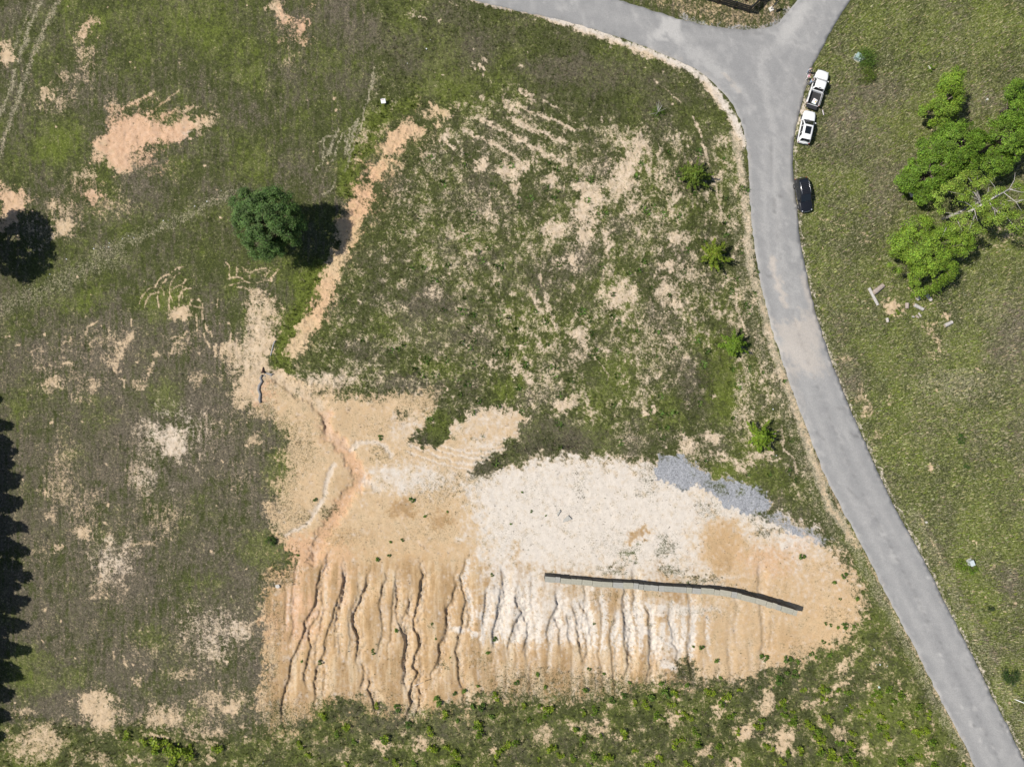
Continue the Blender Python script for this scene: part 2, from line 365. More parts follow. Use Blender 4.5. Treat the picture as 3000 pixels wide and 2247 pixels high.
stroke(SO, tE(860,1410,1000,1330,1150,1250,1300,1210,1500,1230,1700,1240), 36, 0.12, 12, 8)
stroke(DK, tE(860,1410,1000,1330,1150,1250,1300,1210,1500,1230), 36, 0.9, 12, 8)
stroke(BR, tE(860,1410,1000,1330,1150,1250,1300,1210,1500,1230), 40, 0.8, 12, 8)
poly(SO, tE(1150,1130,1250,1050,1500,1080,1760,1130,1800,1240,1500,1240,1200,1200), 0.06, 10, 8)
poly(BR, tE(1150,1130,1250,1050,1500,1080,1760,1130,1800,1240,1500,1240,1200,1200), 0.75, 10, 8)
for a in [(1300,1430,150,60,.66),(880,1340,70,60,.62),(850,1500,70,60,.60),(1000,1570,110,40,.70),(1250,1560,120,50,.72),(1100,1250,90,40,.72),(1180,1340,80,30,.74),(1560,1440,60,60,.76),(1660,1500,60,40,.76),(1700,1420,30,60,.66),(1900,1420,40,60,.64),(2080,1500,60,30,.62),(1780,1590,90,50,.72),(1480,1560,60,60,.76),(960,1120,120,30,.7),(1230,1180,60,24,.6),(900,1250,40,40,.64),(1780,1750,120,16,.62),(2050,1790,120,20,.64),(1500,1600,60,30,.76),(800,1850,40,120,.62),(800,2080,60,60,.62),(950,1990,60,40,.72),(1120,2030,60,40,.72),(2350,1900,60,30,.66),(2450,1800,60,40,.66),(2420,1660,60,24,.72),(1390,1930,60,30,.7)]:
    blob(SO, a[0], a[1], a[2], a[3], a[4], 0, 14)
foot = sstep(1905, 2060, GV + 14 * n_mid) * sstep(1300, 1480, GU) * pad
SO = SO * (1 - foot * .42)
foot2 = sstep(2010, 2100, GV + 14 * n_mid) * (1 - sstep(1300, 1480, GU)) * pad
SO = SO * (1 - foot2 * .35)
# gravel drive
for p in [tO(200,200,280,110,470,90,560,170,640,260,760,330,640,330,560,400,450,430,320,370,200,280), tO(640,330,860,310,1080,360,1230,400,1300,500,1270,580,1180,640,1060,660,960,620,800,520,700,430,620,400), tO(1440,790,1490,760,1590,830,1580,880,1500,850), tO(1700,880,1750,900,1720,930)]:
    poly(GR, p, .95, 12, 8); poly(SO, p, .84, 12, 8)
for q in [(560,300,100,14),(820,420,130,50),(1010,430,30,40),(720,380,60,40),(450,400,60,20)]:
    u, v = tO(q[0], q[1])[0]; blob(SO, u, v, q[2] / 3.16, q[3] / 3.16, .45, .4, 8)
stroke(GR, tO(1150,620,1350,700,1550,790,1800,900), 36, .62, 16, 10, 'max'); stroke(SO, tO(1300,660,1500,760), 20, .7, 8, 8)
for a in [(2105,1120,60,140,.04),(1950,1205,80,50,.08),(1480,1140,60,36,.06),(2240,1400,60,50,.1),(1780,1120,60,90,.14)]: blob(SO, a[0], a[1], a[2], a[3], a[4], 0, 20)
# soil patches in the fields  (outline, share)
PS = [(tA(710,810,790,780,880,745,960,770,1040,770,1110,810,1170,755,1290,770,1420,740,1350,810,1280,860,1190,910,1080,930,960,940,880,980,850,1020,870,1090,800,1150,740,1100,650,1040,600,1000,620,920,680,850),1.0),
 (tA(470,270,520,190,570,120,620,130,600,200,540,260),1.0),(tA(0,1170,60,1230,150,1270,150,1370,100,1440,30,1460,0,1470),1.0),(tA(340,1520,380,1400,450,1410,520,1470,430,1530),.95),
 (tA(700,640,760,620,800,740,740,820,690,800),.7),
 (tB(270,960,330,870,390,790,440,780,540,850,510,880,430,890,390,930,350,990,300,1000),1.0),(tB(200,1060,270,1010,310,1060,390,1110,300,1100,230,1150,180,1200,160,1170),1.0),
 (tB(85,1240,130,1190,205,1220,180,1285,110,1295),1.0),(tB(45,1330,120,1300,190,1310,185,1380,115,1460,80,1520,0,1600,-20,1400),1.0),
 (tB(1860,940,1910,850,1970,900,1990,980,1930,1000,1880,1100,1900,1230,1840,1270,1760,1250,1740,1140,1800,1040),.88),(tB(1500,1380,1600,1200,1690,1170,1660,1290,1630,1380,1670,1460,1580,1440,1490,1450),1.0),
 (tE(1690,340,1740,260,1800,150,1860,190,1930,250,1850,290,1780,350),.9),
 (tI(580,1440,650,1400,730,1400,690,1500,650,1600,600,1560),1.0),(tF(1560,440,1620,450,1680,540,1670,620,1620,650,1640,560,1580,500),.85),
 (tC(2020,1600,2060,1500,2130,1460,2120,1540,2060,1600),.8),
 (tG(480,1250,560,1160,700,1150,740,1250,740,1340,750,1480,640,1420,560,1340),.82),(tD(960,1230,1000,1150,1090,1080,1190,1130,1200,1260,1140,1330,1050,1220),.78),
 (tD(1590,240,1700,200,1800,300,1830,350,1790,450,1760,600,1700,720,1760,760,1900,840,1850,900,1680,980,1500,980,1520,830,1560,740,1400,650,1480,560,1600,500,1610,380),.70),
 (tE(730,1090,860,1010,1060,990,1180,1010,1200,1060,1160,1120,1000,1150,800,1130),1.0)]
for p, v in PS: poly(SO, p, v * .93, 20, 12)
STK = [((1045,640),(1000,740),(968,800),(950,870),(930,920),(900,960),(872,1000),(858,1025)), 36, 1.0], [tD(1700,560,1670,740,1600,900), 50, .9], [tD(1780,760,1900,840), 30, 1.0], \
 [tD(850,520,790,600,750,700,750,740), 13, .8], [tD(990,690,950,790), 9, .85], [tG(640,470,690,250,720,150), 18, .68], [tG(700,430,800,260), 20, .72], [tG(800,220,1000,200), 10, .6], \
 [tA(810,690,1000,600), 8, .85], [tA(950,740,1160,590), 7, .8], [tA(1040,750,1250,690), 8, .8], [tA(1150,740,1300,680), 6, .7], \
 [tB(1150,570,1240,640), 12, .95], [tB(1300,650,1390,690), 6, .9], [tB(1040,650,1120,710), 16, .85], [tB(1150,690,1390,780,1510,840), 6, .9], [tB(830,860,1000,940,1160,1040), 8, .95], [tB(920,780,1060,850,1150,900,1340,1010,1470,1070), 9, .9], [tB(1090,760,1210,830,1440,920), 11, .9], [tB(690,840,680,920,740,970), 9, .95], [tB(880,990,940,940), 5, .8], [tB(960,1270,940,1400), 12, .8], [tB(1000,1360,1000,1440), 18, .7], [tB(1930,850,1990,980), 8, .9], [tB(2060,920,2050,1080), 10, .75], [tB(2020,520,2200,660), 4, .8], \
 [tC(65,750,110,850,160,1030,170,1070), 5, .9], [tC(200,1150,260,1440), 5, .9], [tF(345,180,350,340,420,520), 5, .85], [tF(640,1100,655,1260,720,1300,735,1400), 5, .9], \
 [tE(1220,230,1280,340), 11, .85], [tE(1310,250,1390,460), 10, .85], [tE(1300,390,1330,490), 5, .8], [tE(1290,110,1300,200), 6, .8], [tE(1560,560,1730,770,1720,800), 4, .8], [tE(1410,520,1420,620), 3, .7], [tE(1780,800,1850,950), 3, .6], \
 [tI(1070,1090,940,1190,860,1260), 16, .85], [tI(1130,930,1000,1050), 18, .75], [tI(1400,1090,1410,1170), 6, .8], [tI(1580,1280,1620,1400), 6, .6], [tC(870,1400,1300,1560), 5, .6], [tC(950,1490,1260,1580), 5, .6], [tF(850,0,930,220,1000,520), 7, .35], \
 [tI(1530,20,1600,180,1680,310), 5, .6], [tA(380,0,330,90,220,340,120,640,40,850,0,1010), 7, .40], \
 [tG(960,1440,1110,1470), 8, .9], [tG(1200,1470,1400,1500), 6, .8], [tG(800,930,820,1010), 6, .8], [tG(735,910,735,960), 5, .7], [tG(1190,790,1200,860), 6, .7],
for p, wd, v in STK: stroke(SO, p, wd * 1.15, v * .86, max(3, wd * .45), min(12, wd * .5))
PB = [(tA,[(550,340,80,50,.5),(430,500,50,35,.6),(300,600,45,50,.9),(400,660,100,50,.5),(40,350,50,70,1),(600,1270,60,50,.9),(360,1330,80,60,.55),(920,1030,90,50,.55),(550,1130,80,50,.6),(1790,40,55,50,.85),(1840,120,60,45,.75),(1950,170,45,60,.95),(1960,270,50,45,.6),(2020,30,60,30,.45),(200,1290,60,30,.6),(1680,590,50,14,.45),(1860,390,50,20,.4)]),
 (tB,[(600,720,70,30,.85),(620,800,30,22,.85),(700,760,35,26,.85),(1090,1100,70,60,.85),(1170,1080,50,45,.8),(900,1060,45,40,.9),(1130,1220,40,40,.75),(1540,1200,60,35,.75),(1390,1490,90,50,.85),(1570,1520,60,40,.95),(1720,1570,25,90,.85),(2090,1100,55,50,.55),(2170,1540,60,50,.8),(1780,880,70,50,.55),(1690,770,15,25,.8),(2180,950,40,60,.55),(1880,1350,50,40,.75),(2150,1240,50,60,.6),(850,430,28,16,.9),(915,450,24,14,.9),(930,390,18,22,.8),(1160,430,20,14,.8),(540,120,20,14,.9),(470,85,40,22,.6),(640,130,14,8,.8),(740,690,24,14,.8),(910,630,22,20,.7),(640,900,22,14,.9),(550,990,50,24,.6),(440,1350,40,50,.5),(560,1370,60,40,.5),(350,1420,60,30,.4),(600,1100,80,60,.45),(1350,1160,50,30,.7),(1590,1090,40,60,.55),(720,40,30,8,.8)]),
 (tE,[(1490,30,50,40,.85),(2130,60,70,40,.75),(2100,220,80,80,.68),(2180,300,50,40,.85),(1550,520,50,70,.8),(1520,650,35,60,.6),(970,690,50,40,.7),(600,230,50,70,.55),(820,90,80,60,.5),(1140,720,45,30,.75),(1210,800,22,25,.9),(890,470,60,40,.55),(1430,960,60,36,.85),(1990,1000,55,26,.95),(1960,900,70,80,.45),(2050,600,140,200,.44),(1850,1170,120,60,.42),(1920,430,40,30,.6),(2150,520,60,60,.6),(1250,460,60,40,.5),(1300,900,60,40,.5),(100,700,80,30,.4)]),
 (tF,[(40,100,60,60,.6),(40,1230,60,60,.75),(190,1170,60,45,.75),(240,1285,60,26,.85),(460,1290,60,24,.7),(575,1290,30,40,.9),(400,900,60,200,.5),(370,1060,50,70,.6),(150,600,20,30,.5),(1350,310,62,36,.92),(1370,370,50,28,.9),(1700,380,28,28,.85),(1910,740,32,18,.75),(1610,1370,22,18,.95),(1740,195,30,12,.7),(1470,210,10,10,.9),(1040,670,40,30,.6),(1200,1000,40,60,.6),(1150,900,30,80,.6),(1250,1150,30,80,.5),(1340,930,20,30,.5),(1130,290,20,16,.6),(210,910,12,12,.9)]),
 (tI,[(400,1440,80,50,.85),(540,1250,60,90,.8),(1020,1440,45,70,.6),(1150,1560,50,40,.65),(1600,1560,50,40,.5),(240,1260,50,50,.9),(1130,690,40,30,.8),(400,1060,60,30,.8),(150,1540,60,30,.7),(340,1620,60,30,.8),(800,1250,40,20,.7),(1470,130,12,16,.9),(1700,600,12,16,.9),(1800,770,12,14,.9),(2005,1190,14,20,.9),(2050,1140,8,8,.9),(2110,1240,12,14,.8),(1880,190,20,16,.6),(2000,370,22,14,.6)]),
 (tH,[(250,1510,60,26,.85),(520,1510,50,60,.8),(1320,1440,60,60,.65),(1650,1410,110,50,.75),(980,1550,40,14,.8),(2140,1340,60,50,.75),(1800,1460,50,20,.75)]),
 (tG,[(250,1500,180,130,.66),(1050,1330,150,90,.62),(1370,1440,120,40,.55),(1490,1270,70,50,.8),(1560,760,100,70,.62),(1400,930,70,50,.62),(1200,1050,120,40,.5),(540,140,60,50,.62),(370,230,35,35,.8),(330,40,40,40,.6),(900,1100,30,25,.7),(1370,1200,60,60,.6),(1580,1400,30,40,.7),(650,540,80,40,.45),(1700,1200,60,100,.6),(850,1620,60,30,.6),(1360,1610,40,30,.7),(640,1600,90,40,.55),(150,1300,120,30,.45)]),
 (tD,[(960,1100,70,50,.6),(340,820,80,60,.6),(430,700,50,20,.55),(600,830,60,50,.5),(400,1450,100,200,.42),(900,1420,110,100,.48),(1280,790,80,40,.5),(1170,370,80,45,.85),(900,840,60,30,.6),(1010,640,20,20,.7),(1650,1180,40,40,.6),(1620,1220,30,14,.7),(300,1520,30,20,.8),(940,1540,30,40,.5),(1700,1000,120,60,.5),(1840,1080,80,60,.55),(330,1080,10,12,.9),(1600,100,60,20,.6),(1720,100,60,16,.6),(760,590,30,60,.5),(440,560,60,30,.5),(700,680,40,60,.5)])]
for t, lst in PB:
    for x, y, rx, ry, v in lst:
        u, vv = t(x, y)[0]; blob(SO, u, vv, rx / K9 * 1.15, ry / K9 * 1.15, v, 0, min(9, rx / 3))
# mown tracks and spun tyre arcs
for p in [tN(120,560,150,460,230,370,330,345,390,360,430,400,430,470), tN(185,600,200,510,270,430,350,410), tN(320,330,370,250,430,200,500,185,530,210), tN(460,250,400,310,370,380,345,480,360,590), tN(630,170,560,210,515,290,500,360,495,440,530,520), tN(500,440,490,540,500,610), tN(700,250,660,310,650,400,660,490), tN(770,365,700,360,640,400,615,480,615,580), tN(640,310,560,350,520,400), tN(745,560,770,510,830,500,890,530,915,600), tN(750,570,830,590,890,610), tN(680,90,590,110,520,160), tN(1200,40,1240,80,1250,220), tN(1330,100,1330,210), tN(1220,250,1300,220,1400,230,1420,260), tN(1190,350,1290,310,1430,275,1530,295), tN(1340,345,1430,350,1500,390,1520,440), tN(1580,300,1690,255,1780,265), tN(830,680,835,800,840,900), tN(900,640,910,740), tN(920,920,950,1010,1000,1100), tN(1270,920,1250,1030,1220,1120), tN(1160,1040,1155,1220), tN(1135,1050,1140,1150), tN(1080,1060,1080,1210), tN(1055,1080,1060,1200), tN(1330,1000,1330,1080), tN(945,810,965,910), tN(1000,900,1030,960), tN(520,1170,540,1060,600,1040), tN(530,970,600,965,670,980), tN(680,940,720,900), tN(1095,500,1085,590), tN(1740,150,1690,220), tN(1860,120,1790,210), tN(1700,110,1560,130),
          tD(555,510,570,460,630,420), tD(850,450,850,410), tD(580,590,585,560), tD(400,700,470,690), tD(770,790,800,800,805,850), tD(20,530,60,520), tD(100,580,130,570)]:
    stroke(SO, p, 5.6, .74, 2.6, .8, 'max')
for p, wd, v in [(tA(380,0,330,90,220,340,120,640,40,850,0,1010), 14, .62), (tA(270,0,200,150,110,400), 9, .7), (tA(220,0,140,200,60,400), 9, .5), (tA(130,20,60,180), 8, .4), (tA(100,460,60,600,0,740), 9, .7), (tA(180,240,120,400), 9, .6)]:
    stroke(ST, p, wd, v, wd * .4, 4); stroke(BR, p, wd, .6, wd * .4, 4)
poly(BR, tA(0,0,380,0,0,1000), .55, 20, 8, 'max')
for p in [tA(2190,830,2120,1000,2050,1100), tA(2170,850,2140,1000), tA(2209,870,2150,1050), tA(2050,930,2150,880), tA(2100,900,2090,1020), tA(2180,1160,2130,1240,2080,1265)] + [tB(200,520,170,640,120,860), tB(230,430,140,760,30,1100), tB(60,830,20,1000), tB(90,800,40,1000), tB(110,770,70,920), tB(20,870,60,1060), tB(0,860,120,800)]:
    stroke(ST, p, 5, .85, 2.5, 3, 'max')
for p, wd, v in [(tA(600,1650,900,1540,1160,1420,1340,1320,1550,1230), 34, .45), (tD(0,330,300,220,560,80,760,0), 70, .4)]:
    stroke(ST, p, wd, v, wd * .4, 10, 'max')
# verges
VL = tC(330,860,380,1100,420,1400,430,1600) + tF(430,50,520,330,590,620,700,900,790,1160,870,1400,960,1640) + tI(1020,60,1110,220)
stroke(ST, VL, 26, .95, 8, 4); stroke(SO, VL, 15, .55, 6, 4)
VL2 = [(u - 34, v + 6) for u, v in VL]
stroke(ST, VL2, 34, .4, 12, 4, 'max')
VL3 = tI(1110,220,1200,420,1290,560,1400,760,1500,960,1650,1230,1760,1450,1850,1640)
stroke(ST, VL3, 40, .5, 18, 6); stroke(LU, VL3, 70, .7, 20, 6)
VR = [(u + 40, v) for u, v in ROAD_R[24:36]]
stroke(ST, VR, 50, .45, 18, 6, 'max'); stroke(BR, [(u + 62, v) for u, v in ROAD_R[24:36]], 12, .9, 6, 4)
stroke(SO, [(u + 5, v) for u, v in ROAD_R[4:36]], 11, .56, 6, 5); stroke(WH, [(u + 5, v) for u, v in ROAD_R[4:36]], 16, .7, 6, 3)
stroke(SO, [(u - 4, v) for u, v in ROAD_L[1:16]], 12, .45, 4, 3)
for a in [(2353,330,14,40,.8),(2345,250,10,20,.7)]: blob(SO, a[0], a[1], a[2], a[3], a[4])
SH = tB(1350,120,1500,160,1700,230,1900,305,2205,425) + tC(10,410,150,530,280,690,350,820,395,930)
stroke(SO, SH, 24, .88, 9, 5); stroke(WH, SH, 34, .85, 6, 4)
stroke(SO, tB(840,0,1000,40,1400,125), 10, .9, 4, 3); stroke(GR, tB(840,0,1000,40,1400,125), 14, .5, 5, 3)
sh2 = tC(0,110,120,170,300,195,520,185,620,150,680,80)
stroke(SO, sh2, 22, .62, 9, 6); stroke(GR, sh2, 26, .6, 9, 6)
poly(SO, [(1830,-40),(2000,55),(2110,78),(2230,80),(2290,45),(2330,-40)], .40, 14, 8, 'max'); poly(BR, [(1830,-40),(2000,55),(2110,78),(2230,80),(2290,45),(2330,-40)], .6, 14, 8); poly(OR, [(1830,-40),(2000,55),(2110,78),(2230,80),(2290,45),(2330,-40)], .6, 14, 8)
# orange in the left soil patches, pale in the left scalped ground
for a in [(420,400,160,120,.85),(50,590,120,80,.55),(880,60,60,90,.85),(1060,560,110,260,.75),(930,900,60,120,.6)]: blob(OR, a[0], a[1], a[2], a[3], a[4], 0, 20)
for a in [(500,1250,130,130,.55),(640,1850,130,120,.45),(330,1640,80,80,.5),(480,1400,120,80,.5),(740,980,80,160,.35),(580,420,60,30,.6)]: blob(WH, a[0], a[1], a[2], a[3], a[4], 0, 20)
poly(WH, PLAT, .42, 10, 4); 
stroke(WH, ((1270,320),(1100,500),(1040,640),(960,800),(860,1020)), 120, .15, 30, 5)
for a in [(500,1280,170,110,.44),(330,1650,110,150,.42),(620,1860,170,130,.44),(650,2060,150,70,.46),(330,1010,150,60,.40),(140,1060,90,60,.36),(480,1520,110,80,.36),(250,1500,70,160,.34),(120,1620,60,60,.32),(300,2100,140,50,.46),(540,1010,90,50,.38),(680,1080,60,50,.36),(620,1250,100,60,.38),(240,1130,60,60,.38),(430,1900,90,60,.34),(700,1400,60,60,.34),(190,1320,40,90,.36),(120,300,70,40,.46),(330,600,110,60,.48),(190,620,80,60,.5),(240,540,80,40,.46),(240,220,60,70,.46),(180,270,50,40,.5),(440,330,110,40,.46),(470,480,60,50,.48),(850,100,60,80,.44),(100,690,60,50,.5),(860,200,60,50,.30),(450,480,120,60,.32),(60,2180,90,60,.5),(560,2130,120,40,.5),(1400,620,160,160,.42),(1900,640,160,220,.44),(2050,830,90,160,.46),(1350,740,150,90,.38),(1650,470,120,120,.42),(1160,560,80,100,.40),(1700,700,120,120,.42),(1480,420,120,90,.42),(1260,420,90,60,.42),(1900,950,120,120,.42),(1600,950,100,60,.40),(2130,620,40,120,.40)]:
    blob(SO, a[0], a[1], a[2], a[3], a[4], 0, 26, 'max', .1)
# scattered little mounds
rs = np.random.default_rng(5)
for i in range(420):
    u, v = rs.uniform(0, 3000), rs.uniform(0, 2247); r = rs.uniform(2.2, 6.0)
    if samp(pad, u, v) < .3: blob(SO, u, v, r, r * rs.uniform(.6, 1), rs.uniform(.7, 1.), rs.uniform(0, 3), 2, 'max')
# streaky, patchy variation of everything that grows
n_f2, n_f3 = fnoise(26, .8, 61), fnoise(20, .7, 62)
LU += 0.11 * n_mid + 0.12 * n_big + 0.07 * n_f2 + .06 * n_fine
BR += 0.11 * n_mid + 0.12 * fnoise(260, 1.1, 63) + left * 0.13 * n_str + .10 * n_f3
SO += (1 - pad) * (0.05 * n_mid + 0.09 * n_fine * (SO < .95) + left * 0.05 * n_str) + .07 * left * (GV > 900)
for R in (SO, WH, OR, GR, LU, BR, ST, DK): np.clip(R, 0, 1, out=R)

# ------------------------------------------------------------------ heights
uroad = np.interp(GV, [0, 1497, 2310], [2200, 2471, 2888])
near_road = 1 - sstep(-330, -60, GU - uroad)
ZB = -4.0 * (sstep(1660, 2120, GV) * sstep(700, 900, GU) + sstep(1450, 2200, GV) * (1 - sstep(700, 900, GU))) * near_road
plate = zeros(); poly(plate, [(p[0], p[1]) for p in [(1330,330),(1180,400),(1120,500),(1070,600),(1020,720),(970,850),(900,1000),(880,1090),(1000,1130),(1300,1100),(1600,1160),(2000,1240),(2080,1100),(2060,700),(2000,420),(1700,300)]], 1.0, 50, 8)
ZB = ZB + 0.7 * plate
road_m = zeros(); poly(road_m, ROAD, 1.0, 10, 0)
calm = 1 - sstep(0.0, 0.3, road_m)
ZD = ((.05 - .03 * pad) * fnoise(90, 1.0, 21) + (.025 - .022 * pad) * fnoise(22, .8, 22)) * calm
ZD += pad * calm * 0.006 * fnoise(12, .6, 23)
GUL = [(tJ(565,130,545,250,515,330,510,420,480,550,410,650,400,760,350,880,290,990,270,1140,240,1250,200,1400,220,1560),.8,1),(tJ(540,540,520,630,450,720,440,780,460,880,430,1000,400,1110,420,1220),.7,1),
 (tJ(745,230,740,300,715,420,670,540,650,640,610,740,580,820,580,920,550,1000,500,1090,490,1200,505,1290,490,1390),.75,1),(tJ(955,240,930,360,880,500,825,620,830,690,865,780,870,880,860,1010),1.0,1.3),
 (tJ(890,1000,925,1070,905,1170,880,1240),.6,.8),(tJ(955,1130,975,1190,955,1240,985,1290,1010,1350,1015,1440),.8,1.1),(tJ(1195,220,1200,330,1205,450,1200,560,1225,680,1265,760,1285,880,1270,960,1275,1060,1270,1180,1290,1250),.7,1),
 (tJ(1410,180,1445,260,1410,330,1400,440,1390,520,1360,620,1350,700,1395,800,1400,880,1365,950,1360,1040,1395,1110,1345,1190,1320,1290,1330,1370,1290,1470,1200,1560),1.15,1.5),(tJ(1390,1200,1410,1290,1395,1380,1355,1490),.8,1.1),
 (tJ(1700,260,1710,340,1680,470,1640,560,1640,700,1620,790,1575,880,1560,1000,1500,1110,1495,1220),.75,1.1),(tJ(1800,130,1765,270,1770,370,1805,430,1810,490,1775,580,1770,680,1740,800,1715,900,1740,1000,1740,1140,1780,1220,1785,1380),.8,1.1),(tJ(1815,520,1830,640,1800,720),.6,.8),
 (tJ(475,50,475,130),.4,.6),(tJ(605,60,600,120,570,250),.4,.7),(tJ(1110,220,1100,310,1060,420),.4,.7),(tJ(230,300,245,450,225,700),.3,.7),(tJ(1440,1480,1480,1560),.3,.6),
 (tJ(570,1030,575,1120,555,1280),.5,.7),(tJ(680,690,705,830,700,950),.3,.6),
 (tH(1040,500,1025,640,1010,720,990,800,1000,870),.9,1.1),(tH(945,510,940,640,920,750),.7,.9),(tH(1140,510,1140,590,1180,660,1130,740,1100,830,1085,900),.9,1.1),(tH(1180,680,1215,720,1215,800,1190,910),.7,.9),
 (tH(1395,530,1410,610,1380,670,1350,740,1345,820),.8,1),(tH(1390,690,1415,770,1420,880),.7,.9),(tH(1465,660,1480,740,1480,820,1495,870),.7,.9),(tH(1500,600,1530,690,1535,770,1550,860,1570,960),.7,.9),(tH(1540,590,1590,660,1620,760,1635,920),.6,.8),
 (tK(430,620,420,720,370,900,400,1130,430,1420,440,1560),.6,.9),(tK(535,560,560,720,555,880,545,950,600,1120,595,1260,540,1420),.8,1),(tK(790,500,850,620,850,820,865,1000,855,1260,810,1500),.8,1),(tK(1095,500,1085,680,1135,790,1135,950,1200,1080,1180,1180,1260,1380),.6,.8),(tK(1360,850,1330,1000,1330,1200,1390,1460),.6,.8),
 (tM(415,370,435,470),.4,.5),(tE(0,1210,40,1240),.2,.6)]
# shallower rills between the main ones
for i in range(26):
    u = rs.uniform(800, 2230); v = rs.uniform(1640, 1760); ln = rs.uniform(110, 300); w_ = rs.uniform(-10, 10); k = -20 if u < 1350 else 12
    GUL.append(([(u, v), (u + w_ + k * .2, v + ln * .3), (u - w_ + k * .5, v + ln * .65), (u + k, v + ln)], rs.uniform(.22, .5), rs.uniform(.5, 1.0)))
# field-wide fine rills
for i in range(34):
    u = rs.uniform(1400, 2300); v = rs.uniform(1790, 1960); ln = rs.uniform(60, 160)
    GUL.append(([(u, v), (u + rs.uniform(-6, 6), v + ln * .5), (u + rs.uniform(-10, 10), v + ln)], rs.uniform(.12, .3), rs.uniform(.5, .8)))
streak = fnoise(90, .7, 71, .45, 4.0); slope_m = pad * sstep(1600, 1680, GV) * (1 - .85 * sstep(1960, 2130, GU))
OR += slope_m * .28 * streak + pad * .10 * n_mid; WH += pad * .10 * n_f2 + slope_m * .07 * fnoise(60, .7, 72, .5, 3.0) + pad * .08 * n_mid
np.clip(OR, 0, 1, out=OR); np.clip(WH, 0, 1, out=WH)
rill = zeros()
for pts, dep, wd in GUL:
    xs = [p[0] for p in pts]; ys = [p[1] for p in pts]; g = 46
    sl = win(min(xs) - g, min(ys) - g, max(xs) + g, max(ys) + g)
    px = GU[sl] + 1.3 * WX1[sl] + .4 * WX2[sl]; py = GV[sl] + 1.0 * WY1[sl]
    best = np.full(px.shape, 1e9, np.float32); sgn = np.zeros(px.shape, np.float32); tt = np.zeros(px.shape, np.float32)
    n = len(pts) - 1
    for i in range(n):
        ax, ay = pts[i]; bx, by = pts[i + 1]; dx, dy = bx - ax, by - ay
        t = np.clip(((px - ax) * dx + (py - ay) * dy) / max(dx * dx + dy * dy, 1e-6), 0, 1)
        d2 = (px - ax - t * dx) ** 2 + (py - ay - t * dy) ** 2
        cr = dx * (py - ay) - dy * (px - ax)      # >0 : west of a channel that runs south
        m_ = d2 < best
        best = np.where(m_, d2, best); sgn = np.where(m_, np.sign(cr), sgn); tt = np.where(m_, (i + t) / n, tt)
    d = np.sqrt(best)
    dep_ = dep * .50 * np.clip(tt * 6 + .25, 0, 1) * np.clip((1 - tt) * 5 + .3, 0, 1) * (1 + .15 * n_f2[sl])
    w0 = 3.0 + 6.0 * wd
    westp = 1 - sstep(w0 * .45, w0 * .45 + 5.0, d); eastp = 1 - sstep(w0 * .4, w0 * .7 + 13 + 15 * wd, d)
    prof = np.where(sgn > 0, westp, eastp)
    ZD[sl] -= np.clip(dep_, 0, 2) * prof
    rim = np.where(sgn < 0, (1 - sstep(4, 26, d)), 0) * .5 + (1 - sstep(0, w0 + 8, d)) * .3  # east bank paled as its sunlit side, channel whitened too
    rill[sl] = np.maximum(rill[sl], rim)
inwhite = zeros(); poly(inwhite, [(1360,1650),(1590,1690),(1720,1740),(2060,1780),(2060,1920),(1720,1880),(1400,1870)], 1.0, 40, 10)
WH = np.clip(np.maximum(WH, rill * (inwhite * 1.6 + .55) * (.8 + .3 * n_fine)), 0, 1)  # white soil exposures together with the painted bright east banks
# sandstone ledges in the white part
for p in [tH(1000,490,1110,530), tH(1040,610,1170,650), tH(1150,560,1270,600), tH(720,740,780,755), tK(900,860,1020,900,1150,970), tK(1000,1180,1140,1220), tK(610,740,840,800), tH(840,760,880,790), tH(1150,760,1200,770)]:
    stroke(ZD, p, 8, -.22, 4, 2, 'add'); stroke(OR, p, 8, 1.0, 4, 3); stroke(WH, [(a, b + 9) for a, b in p], 12, .95, 6, 4)
    stroke(ZD, [(a, b + 10) for a, b in p], 14, -.12, 8, 2, 'add')
# tyre ruts on the sand
for k in range(9):
    y0 = 0 + k * 8
    p = [(1235 - k * 6, 1265 + y0), (1300 - k * 2, 1300 + y0), (1370, 1318 + y0), (1440, 1316 + y0), (1510 - k * 6, 1296 + y0)]
    stroke(ZD, p, 5, -.10 if k % 2 else .06, 2.5, 2.5, 'add'); stroke(WH, p, 5, .75 if k % 2 else .25, 3, 3)
# wash channel
ch = tM(0,0,200,120,350,200,430,330,440,470,560,560,640,700,720,830,600,980,540,1100,400,1290,330,1480)
stroke(ZD, ch, 36, -.28, 9, 5, 'add'); stroke(WH, ch[:6], 26, .35, 10, 4)
for p in [tM(620,600,700,550,830,540,900,570,960,650), tM(730,840,800,880,850,930), tM(500,720,430,860,420,980,350,1080,280,1200,100,1290)]:
    stroke(ZD, p, 12, -.12, 5, 4, 'add'); stroke(WH, p, 14, .6, 5, 3)
ZD = ZD * calm - 0.03 * sstep(0.05, .5, road_m)
Z = (ZB + ZD).astype(np.float32)
def MP(u, v, dz=0.0):
    """map point (+ height above the ground) -> world"""
    z = float(samp(Z, u, v)); k = (1 - z / CAMH) / PPM
    return Vector(((u - CU) * k, (CV - v) * k, z + dz))
def MPZ(u, v, z):
    """plan position of a point surveyed at absolute height z"""
    k = (1 - z / CAMH) / PPM
    return Vector(((u - CU) * k, (CV - v) * k, z))
def MPa(u, v, dz=0.0):
    z = samp(Z, u, v); k = (1 - z / CAMH) / PPM
    return np.stack([(u - CU) * k, (CV - v) * k, z + dz], -1)

